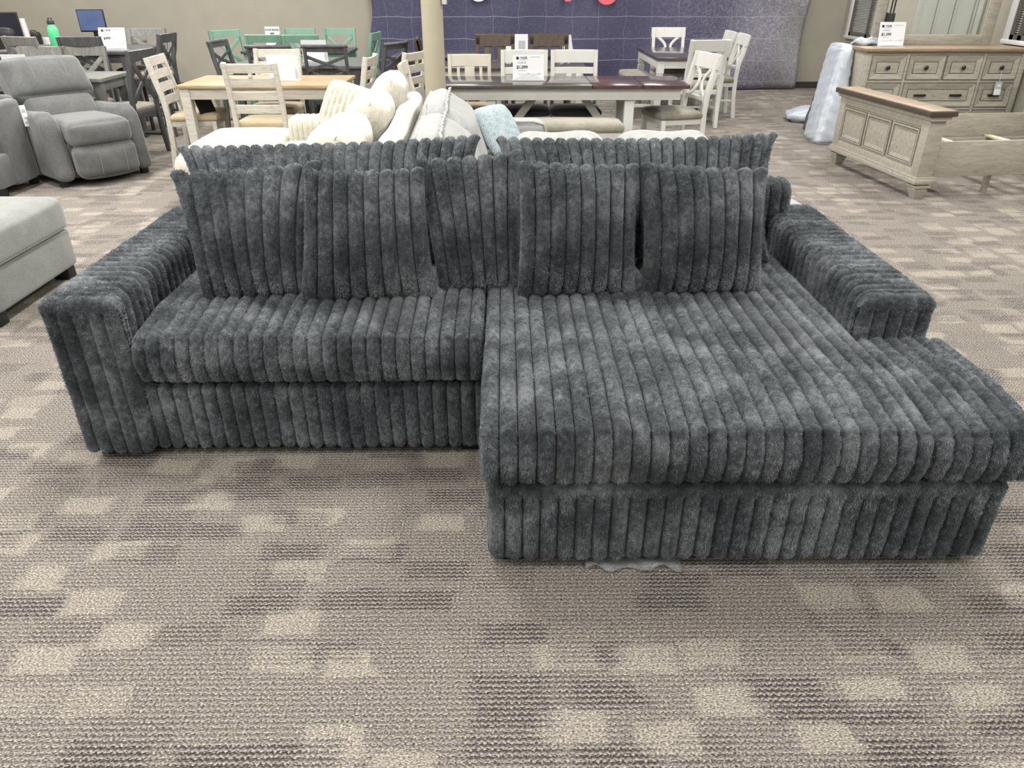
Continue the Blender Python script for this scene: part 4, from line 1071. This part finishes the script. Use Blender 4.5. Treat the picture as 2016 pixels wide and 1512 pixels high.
def disc(x, z0, r0, r1, m, nm):
    b = MB(); n = 40
    for k in range(n):
        a0, a1 = 2 * PI * k / n, 2 * PI * (k + 1) / n
        b._add([(x + r * math.cos(a), yy, z0 + r * math.sin(a)) for yy in (-.085, -.08) for r, a in ((r0, a0), (r1, a0), (r1, a1), (r0, a1))], [(0, 1, 2, 3), (7, 6, 5, 4), (1, 5, 6, 2), (0, 3, 7, 4)])
    return b.build(nm, m, t, smooth=False)
disc(.25, 1.247 + .17, .10, .17, M_red, 'letter')
MB().box(-.40, -.31, -.085, -.08, 1.293, 1.80, 0).build('letter', M_red, t)
disc(-1.74, 1.292 + .17, .1, .17, M_wht, 'letter')
# desk with the two screens by the back wall
M_deskwood = m_wood('orange_wood', (.33, .17, .08), (.48, .27, .14), .4)
M_screen = m_plain('dark_screen', (.018, .022, .032), .25, .05, 3)
M_screenblue = m_plain('blue_screen', (.085, .125, .26), .3, .12, 5)
M_greenb = m_plain('mint_green_enamel', (.10, .62, .27), .3, .05, 5, coat=.4)
t = thing('office_desk', 'wood topped office desk against the wall in the upper left corner', 'desk', (-7.3, 9.75, 0))
MB().box(-1.2, .72, -.40, .45, .72, .755, .004).build('desktop', M_deskwood, t)
for x in (-1.1, .5): MB().box(x - .03, x + .03, -.36, .41, 0, .72, .003).build('side_panel', M_greywood, t)
MB().box(-1.1, .5, .38, .41, .2, .72, .003).build('modesty_panel', M_greywood_d, t)
t = thing('side_table', 'low grey console along the tan wall under the blue screen', 'table', (-6.0, 10.5, 0))
MB().box(-.7, .55, -.3, .3, .74, .78, .004).build('top', M_greywood, t)
for x in (-.6, .45):
    for y in (-.24, .24): MB().box(x - .03, x + .03, y - .03, y + .03, 0, .74, .003).build('leg', M_greywood_d, t)
def monitor(label, x, y, z, w, h, rz, mat, stand=.16):
    t = thing('monitor', label, 'monitor', (x, y, z), rz)
    MB().box(-w / 2, w / 2, -.02, .015, stand, stand + h, .005).build('casing', M_black, t)
    MB().box(-w / 2 + .012, w / 2 - .012, -.0215, -.0195, stand + .022, stand + h - .012, 0).build('screen', mat, t)
    MB().bar((0, .03, .02), (0, .02, stand + .1), .05, .03).build('stand', M_black, t)
    MB().box(-.13, .13, -.08, .1, 0, .02, .004).build('base', M_black, t)
    return t
monitor('square blue lit monitor on a stand left of the $499 card', -6.03, 10.42, .78, .37, .30, R_(8), M_screenblue, .13)
monitor('large black monitor on the wooden desk, cut by the left edge', -7.09, 9.80, .755, .64, .40, R_(12), M_screen, .04)
t = thing('desk_chair', 'black high back chair in front of the desk at the far left', 'chair', (-6.60, 8.75, 0))
MB().soft(-.25, .25, .18, .28, .52, 1.03, .05, (0, .02, .02), 10).build('backrest', M_black, t)
MB().soft(-.25, .25, -.24, .24, .44, .53, .04, (0, 0, .02), 10).build('seat', M_black, t)
MB().tube([(0, 0, .06), (0, 0, .45)], .03, 10).build('post', M_black, t)
for k in range(5): MB().tube([(0, 0, .09), (.28 * math.cos(k * 2 * PI / 5), .28 * math.sin(k * 2 * PI / 5), .035)], [.022, .016], 8).build('foot', M_black, t)
t = thing('water_bottle', 'mint green metal water bottle with black cap on the counter table', 'bottle', (-5.17, 7.75, .91))
MB().lathe([(.052, 0), (.058, .01), (.058, .17), (.05, .2), (.036, .222), (.034, .235)], (0, 0, -.0), 24).build('body', M_greenb, t)
c = MB().lathe([(.038, .232), (.038, .262), (.03, .272)], (0, 0, 0), 20).build('cap', M_black, t)
MB().tube([(-.022, 0, .27), (-.018, 0, .295), (.018, 0, .295), (.022, 0, .27)], .006, 8).build('loop', M_black, c)
t = tag(MB().lathe([(.035, 0), (.035, .36), (.03, .362)], (0, 0, 0), 16).build('paper_roll', M_paper), 'white paper roll standing upright on the desk, right of the black monitor', 'roll'); t.location = (-6.67, 9.80, .755); t.rotation_euler = (0, R_(-3), 0)
t = thing('camera_bag', 'small black bag between the paper roll and the green bottle', 'bag', (-6.74, 10.08, .755))
MB().soft(-.075, .075, -.05, .05, 0, .17, .025, (.01, .01, .01), 8).build('body', M_black, t)
MB().tube([(-.045, 0, .165), (-.03, 0, .195), (.03, 0, .195), (.045, 0, .165)], .006, 8).build('handle', M_black, t)
t = tag(MB().soft(-.06, .06, -.04, .04, 0, .08, .03, (.01, .01, .01), 8).build('tape_dispenser', m_plain('orange_plastic', (.75, .17, .05), .4)), 'orange plastic object at the foot of the white paper roll', 'dispenser'); t.location = (-6.70, 9.60, .755)
t = tag(MB().soft(-.11, .11, -.02, .02, 0, .10, .006, (0, 0, 0), 6).build('white_box', M_paper), 'flat white box on the desk just left of the green bottle', 'box'); t.location = (-6.62, 10.14, .755)

# ------------------------------------------------------------------ right side: wall, windows, dresser, mirror, bed
slab('wall_right', X1, X1 + .2, Y0, Y1, 0, ZC, M_wall)
slab('baseboard_right', X1 - .015, X1, Y0, Y1, 0, .1, M_basebd)
slab('wall_front', X0 - .2, X1 + .2, Y0 - .2, Y0, 0, ZC, M_wall)
M_trim = m_plain('white_trim', (.66, .66, .66), .4, .02)
M_dkframe = m_plain('bronze_window_frame', (.10, .09, .075), .4)
M_blind = m_plain('blind_slat', (.74, .74, .70), .5, .02)
M_glass = m_plain('window_glass', (.30, .32, .30), .1, .05)
def window(n, y0, y1, z0, z1):
    t = thing('window_%d' % n, None, None, (X1, (y0 + y1) / 2, 0)); t['kind'] = 'structure'
    h = (y1 - y0) / 2
    b = MB()
    for s in (-1, 1): b.box(-.05, 0, s * h - .045, s * h + .045, z0 - .02, z1, .004)
    b.box(-.05, 0, -h, h, z1 - .04, z1 + .05, .004); b.build('window_frame', M_trim, t)
    MB().box(-.055, 0, -h - .06, h + .06, z0 - .045, z0, .006).build('window_sill', M_trim, t)
    b = MB()
    for s in (-1, 0, 1): b.box(-.035, 0, s * (h - .08) - .035, s * (h - .08) + .035, z0, z1 - .04, .003)
    b.box(-.035, 0, -h + .05, h - .05, z0, z0 + .05, .003); b.build('sash', M_dkframe, t)
    MB().box(-.006, -.002, -h + .05, h - .05, z0, z1, 0).build('pane', M_glass, t)
    b = MB(); k = 0; z = z0 + .07
    while z < z1 - .05:
        for s in (-1, 1): b.box(-.024, -.004, min(s * .04, s * (h - .12)), max(s * .04, s * (h - .12)), z, z + .003, 0, 1, None)
        z += .022
    b.build('blind', M_blind, t, smooth=False)
window(1, 9.75, 11.1, .82, 2.3); window(2, 6.56, 7.0, 1.03, 2.3)
M_doorpaint = m_plain('pale_grey_door_paint', (.36, .37, .335), .5, .04, 4)
t = thing('door_1', None, None, (X1, 5.62, 0)); t['kind'] = 'structure'  # unseen door, added for the mirror to reflect its panels
b = MB()
for s_ in (-1, 1): b.box(-.03, 0, s_ * .70 - .05, s_ * .70 + .05, 0, 2.1, .004)
b.box(-.03, 0, -.65, .65, 2.02, 2.1, .004); b.build('casing', M_doorpaint, t)
MB().box(-.035, -.005, -.64, .64, 0, 2.02, .003).build('leaf', M_doorpaint, t)
for y0 in (-.60, -.19, .22):
    b = MB(); b.rings([[(xx, y0 + i, .15 + i), (xx, y0 + .38 - i, .15 + i), (xx, y0 + .38 - i, 1.95 - i), (xx, y0 + i, 1.95 - i)] for i, xx in ((0, -.03), (0, -.052), (.03, -.052), (.05, -.040), (.055, -.040))]); b.build('panel', M_doorpaint, t, smooth=False)
MB().tube([(-.035, .61, .95), (-.09, .61, .95)], .012, 10).tube([(-.085, .61, .95), (-.085, .49, .95)], .01, 10).build('handle', M_metal, t)
M_dwood = m_wood('weathered_grey_oak', (.30, .275, .225), (.45, .42, .355), .55, (1.5, 12, 12), dark=(.25, .225, .18))
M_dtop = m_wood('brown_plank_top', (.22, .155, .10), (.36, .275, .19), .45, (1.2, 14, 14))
M_capshade = m_wood('shaded_brown_edge', (.045, .033, .025), (.09, .068, .05), .5, (1.2, 14, 14))  # brown cap edge, its shading painted darker into the wood
M_groove = m_plain('dark_glaze', (.05, .042, .03), .8)
def raised(t, name, x0, x1, z0, z1, y, border=.06, depth=.016, mat=M_dwood):
    """drawer front in the xz plane facing -y: flat rim, sloping border, sunk centre"""
    b = MB(); r = .010
    def ring(i, yy): return [(x0 + i, yy, z0 + i), (x1 - i, yy, z0 + i), (x1 - i, yy, z1 - i), (x0 + i, yy, z1 - i)]
    b.rings([ring(0, y + .03), ring(0, y), ring(r, y), ring(border, y + depth), ring(border + .004, y + depth - .004)])
    d = b.build(name, mat, t, smooth=False)
    g = MB()
    for i, yy, wd in ((border, y + depth - .005, .004), (.002, y - .0006, .0025)):
        a, c, e, f = x0 + i, x1 - i, z0 + i, z1 - i
        g.box(a, c, yy, yy + .004, e, e + wd, 0).box(a, c, yy, yy + .004, f - wd, f, 0).box(a, a + wd, yy, yy + .004, e + wd, f - wd, 0).box(c - wd, c, yy, yy + .004, e + wd, f - wd, 0)
    g.build('glaze_line', M_groove, d, smooth=False)
    return d
t = thing('dresser', 'weathered grey oak dresser with dark knobs and pulls beside the bed', 'dresser', (4.645, 6.54, 0))
W2 = .84
MB().box(-W2, W2, .02, .52, .08, .93, .006).build('body', M_dwood, t)
MB().poly([(-.012, .93), (.54, .93), (.55, .945), (-.022, .945)], 0, -W2 - .012, W2 + .012).box(-W2 - .03, W2 + .03, -.035, .55, .945, .975, .006).build('top', M_dtop, t)
MB().box(-W2 - .012, W2 + .012, -.01, .53, .02, .10, .006).build('plinth', M_dwood, t)
b = MB()
for x in (-W2 + .03, -.40, .40, W2 - .03): b.box(x - (.03 if abs(x) > .5 else .013), x + (.03 if abs(x) > .5 else .013), 0, .03, .1, .93, .002)
for z in (.115, .385, .655, .918): b.box(-W2 + .02, W2 - .02, .004, .03, z - .012, z + .012, .002)
b.build('face_frame', M_dwood, t)
def knob(d, x, z):
    b = MB().lathe([(.008, 0), (.008, .018), (.02, .022), (.022, .032), (.014, .04), (.001, .042)], (0, 0, 0), 16)
    bmesh.ops.transform(b.bm, matrix=Matrix.Translation((x, .014, z)) @ Matrix.Rotation(PI / 2, 4, 'X'), verts=b.bm.verts); b.build('knob', M_metal, d)
def pull(d, x, z):
    MB().box(x - .062, x + .062, -.016, -.006, z - .011, z + .011, .004).box(x - .058, x - .048, -.008, .02, z - .006, z + .006, 0).box(x + .048, x + .058, -.008, .02, z - .006, z + .006, 0).build('pull', M_metal, d)
for x0, x1 in ((-.775, -.417), (-.383, -.008), (.008, .383), (.417, .775)):
    d = raised(t, 'drawer', x0, x1, .672, .905, -.004); knob(d, (x0 + x1) / 2, .79)
for z0, z1 in ((.402, .638), (.13, .368)):
    for x0, x1 in ((-.775, -.417), (-.383, .383), (.417, .775)):
        d = raised(t, 'drawer', x0, x1, z0, z1, -.004)
        for px in ([(x0 + x1) / 2] if x1 - x0 < .5 else [-.19, .19]): pull(d, px, (z0 + z1) / 2)
tg = MB().box(-.036, .036, -.002, .002, -.13, 0, .001, 1).build('product_tag', m_plain('grey_tag', (.42, .42, .42), .4)); tg.location = (5.24, 6.50, .655); tg.rotation_euler = (R_(-6), 0, 0)
tag(tg, 'grey and white swing tag hanging from a dresser knob', 'tag')
MB().box(-.034, .034, -.0032, -.002, -.128, -.07, 0).box(-.012, .02, -.0032, -.002, -.045, -.025, 0).build('label_area', M_paper, tg)
MB().tube([(0, 0, 0), (.004, .004, .06), (.0, .01, .115)], .0015, 5).build('string', M_paper, tg)
card('price_card', 'white $1,399 price card standing on the left end of the dresser', 4.10, 6.70, .975, 0, price('$1,399', '$2,199.00'), .27, .225, .18, 'bar')
t = thing('mirror', 'large grey oak framed mirror standing on the back of the dresser', 'mirror', (4.66, 6.99, .975))
fw_ = .10
b = MB(); w0, h0 = .65, 1.05
for r0 in (0,):
    b.box(-w0, -w0 + fw_, -.03, .03, 0, h0, .006).box(w0 - fw_, w0, -.03, .03, 0, h0, .006).box(-w0 + fw_, w0 - fw_, -.03, .03, 0, fw_, .006).box(-w0 + fw_, w0 - fw_, -.03, .03, h0 - fw_, h0, .006)
b.build('frame', M_dwood, t)
m, nt, bs = new_mat('mirror_silver'); bs.inputs['Metallic'].default_value = 1; bs.inputs['Roughness'].default_value = .02
nz_ = N(nt, 'ShaderNodeTexNoise', i_Scale=2.0); rr = ramp(nt, nz_.outputs[0], [(.3, (.86, .88, .86)), (.7, (.90, .91, .89))]); L(nt, rr.outputs[0], bs.inputs['Base Color'])
MB().box(-w0 + fw_ - .01, w0 - fw_ + .01, -.006, .01, fw_ - .01, h0 - fw_ + .01, 0).build('glass', m, t, smooth=False)
t = thing('black_stand', 'slim black upright object behind the $1,399 card at the mirror edge', 'stand', (4.14, 6.90, .975))
MB().box(-.03, .03, -.025, .025, 0, .31, .006).build('holder', M_black, t)
for x in (-.02, .012): MB().tube([(x, 0, .30), (x + .004, 0, .70)], .008, 8).build('rod', M_black, t)
# bed
t = thing('bed', 'weathered grey oak bed without a mattress, its panelled footboard towards us', 'bed', (3.40, 5.02, 0), R_(5.75))
fb = thing('footboard', None, None); fb.parent = t
fb['kind'] = 'thing'
MB().box(-.045, .05, -.66, .66, .155, .665, .004).build('panel_board', M_dwood, fb)
b = MB()
for s in (-1, 1): b.box(-.06, .075, s * .655 - .05, s * .655 + .05, .12, .665, .005)
b.box(-.056, .06, -.62, .62, .56, .665, .003).box(-.056, .06, -.62, .62, .15, .235, .003)
b.build('post', M_dwood, fb)
MB().poly([(-.07, .62), (.085, .62), (.10, .655), (-.085, .655)], 1, -.73, .73).build('moulding', M_dwood, fb)
cp = MB().box(-.105, .125, -.75, .75, .655, .696, .004).build('cap', M_capshade, fb)
MB().box(-.098, .118, -.743, .743, .694, .701, .003).build('lit_cap_face', M_dtop, cp)  # paler sheet over the cap, standing for light on its top
MB().box(-.08, .095, -.725, .725, .125, .165, .006).box(-.072, .085, -.715, .715, .165, .18, .004).build('base_moulding', M_dwood, fb)
for y0 in (-.60, -.195, .21):
    b = MB(); z0, z1, x = .245, .55, -.058
    def ring(i, xx): return [(xx, y0 + i, z0 + i), (xx, y0 + .39 - i, z0 + i), (xx, y0 + .39 - i, z1 - i), (xx, y0 + i, z1 - i)]
    b.rings([ring(.012, -.04), ring(.012, x), ring(.025, x), ring(.028, x + .006), ring(.11, x + .026), ring(.113, x + .021)]); b.build('raised_panel', M_dwood, fb, smooth=False)
    g = MB()
    for i, xx, wd in ((.111, x + .0195, .005), (.008, -.0475, .006), (.0255, x - .0008, .003)):
        a, c, e, f = y0 + i, y0 + .39 - i, z0 + i, z1 - i
        g.box(xx, xx + .003, a, c, e, e + wd, 0).box(xx, xx + .003, a, c, f - wd, f, 0).box(xx, xx + .003, a, a + wd, e + wd, f - wd, 0).box(xx, xx + .003, c - wd, c, e + wd, f - wd, 0)
    g.build('glaze_line', M_groove, fb, smooth=False)
for s in (-1, 1):
    b = MB(); b.rings([[(.01 + a * r, s * .655 + c * r, z) for a, c in ((-1, -1), (1, -1), (1, 1), (-1, 1))] for z, r in ((0, .032), (.075, .055), (.08, .05), (.09, .05), (.095, .066), (.112, .066), (.114, .05), (.126, .05))]); b.build('foot', M_dwood, fb, smooth=False)
for s in (-1, 1):
    r = MB().box(.07, 1.93, s * .645 - .014, s * .645 + .014, .17, .45, .004).build('side_rail', M_dwood, t)
    MB().box(.1, 1.9, s * .645 - s * .04 - .014, s * .645 - s * .04 + .014, .19, .235, .002).build('ledge', M_dwood, r)
M_pine = m_wood('raw_pine', (.66, .58, .40), (.80, .73, .56), .6, (14, 1.4, 14))
for x in (.35, .92, 1.5): MB().box(x - .035, x + .035, -.62, .62, .235, .255, .003).build('slat', M_pine, t)
MB().box(.68, .72, -.56, -.52, 0, .235, .003).build('support_leg', M_dwood, t)
hb = MB().box(1.93, 1.99, -.78, .78, .08, .90, .006).box(1.915, 2.005, -.80, .80, .90, .95, .006).build('headboard', M_dwood, t)
for y0 in (-.70, -.225, .25):
    b = MB(); z0, z1, x = .42, .84, 1.925
    def ring(i, xx): return [(xx, y0 + i, z0 + i), (xx, y0 + .45 - i, z0 + i), (xx, y0 + .45 - i, z1 - i), (xx, y0 + i, z1 - i)]
    b.rings([ring(0, 1.94), ring(0, x), ring(.012, x), ring(.06, x + .02), ring(.062, x + .016)]); b.build('raised_panel', M_dwood, hb, smooth=False)
# plastic wrapped bedding between the dresser and the window
M_plastic = m_plain('white_plastic_wrap', (.47, .51, .57), .3, .10, 14, bump=.35, coat=.3)
def wrinkle(k, a): 
    return lambda p: (p.x + a * math.sin(p.z * k + p.y * 9), p.y + a * math.sin(p.z * k * 1.3 + p.x * 7), p.z)
def bagfn(p):
    u = p.z / 1.0
    return (p.x + .17 * u + .006 * math.sin(p.z * 70 + p.y * 12) + (.03 if p.z < .04 else 0) * (1 if p.x > 3.6 else -1), p.y + .30 * u + .006 * math.sin(p.z * 55 + p.x * 20), max(0, p.z))
t = MB().soft(-.15, .13, -.22, .20, 0, .97, .06, (.02, .02, .02), 48, None, lambda p: (p.x * (1.0 - .5 * p.z) + .13 * p.z + .003 * math.sin(p.z * 60 + p.y * 14) + .0025 * math.sin(p.z * 131 + p.y * 31), p.y + .25 * p.z + .003 * math.sin(p.z * 48 + p.x * 22), max(0, p.z))).build('wrapped_bedding', M_plastic)
t.location = (3.62, 6.82, 0); tag(t, 'tall roll of bedding in white plastic leaning on the side of the dresser', 'bedding')
t = MB().soft(-.36, .36, -.30, .30, 0, .20, .09, (.03, .03, .06), 20, None, lambda p: (p.x * (1.1 + .25 * (p.x < 0) * abs(p.y)), p.y * (.75 + .45 * (p.x + .36)), max(0, p.z * (.55 + .6 * (p.x + .36)) + .008 * math.sin(p.x * 40 + p.y * 17)))).build('pillow_bag', M_plastic)
t.location = (4.12, 8.15, 0); t.rotation_euler = (0, 0, R_(-15)); tag(t, 'white pillow in a clear plastic bag lying on the carpet by the banner', 'pillow')
t = MB().soft(-.05, .05, -.25, .25, 0, .55, .03, (.01, .01, .01), 12, None, lambda p: (p.x + .2 * p.z + .006 * math.sin(p.z * 30), p.y * (1.2 - p.z) + .25 * p.z, max(0, p.z))).build('folded_fabric', m_plain('dark_green_grey_cloth', (.07, .08, .08), .6, .3, 12))
t.location = (3.72, 7.30, 0); tag(t, 'dark folded fabric pinched behind the tall plastic wrapped bedding', 'fabric')
t = MB().soft(-.20, .20, -.08, .08, 0, .05, .02, (.02, .02, .02), 14, None, lambda p: (p.x, p.y, p.z + .02 * math.sin(p.x * 40) * math.sin(p.y * 30))).build('plastic_sheet', M_plastic)
t.location = (4.02, 6.95, .975); tag(t, 'crumpled white plastic on the back corner of the dresser top', 'plastic')
# bits of clear film under the front of the chaise
m, nt, bs = new_mat('clear_film'); bs.inputs['Transmission Weight'].default_value = .85; bs.inputs['Roughness'].default_value = .08; bs.inputs['IOR'].default_value = 1.3
nz_ = N(nt, 'ShaderNodeTexNoise', i_Scale=9.0); rr = ramp(nt, nz_.outputs[0], [(.3, (.8, .85, .86)), (.7, (.95, .96, .97))]); L(nt, rr.outputs[0], bs.inputs['Base Color'])
V = []; F = []; nx, ny = 46, 6
for i in range(nx + 1):
    for j in range(ny + 1):
        x = i / nx * .30; y = j / ny * .07; V.append((x, y + .012 * math.sin(x * 60), .004 + abs(.013 * math.sin(x * 45 + y * 60) * math.sin(x * 17 + 1)) + .003))
for i in range(nx):
    for j in range(ny):
        a = i * (ny + 1) + j; F.append((a, a + ny + 1, a + ny + 2, a + 1))
o = raw_mesh('plastic_film', V, F, m); o.location = (.30, -.012, 0); s = o.modifiers.new('thickness', 'SOLIDIFY'); s.thickness = .0008
tag(o, 'crumpled clear plastic film poking out under the front of the chaise', 'plastic')
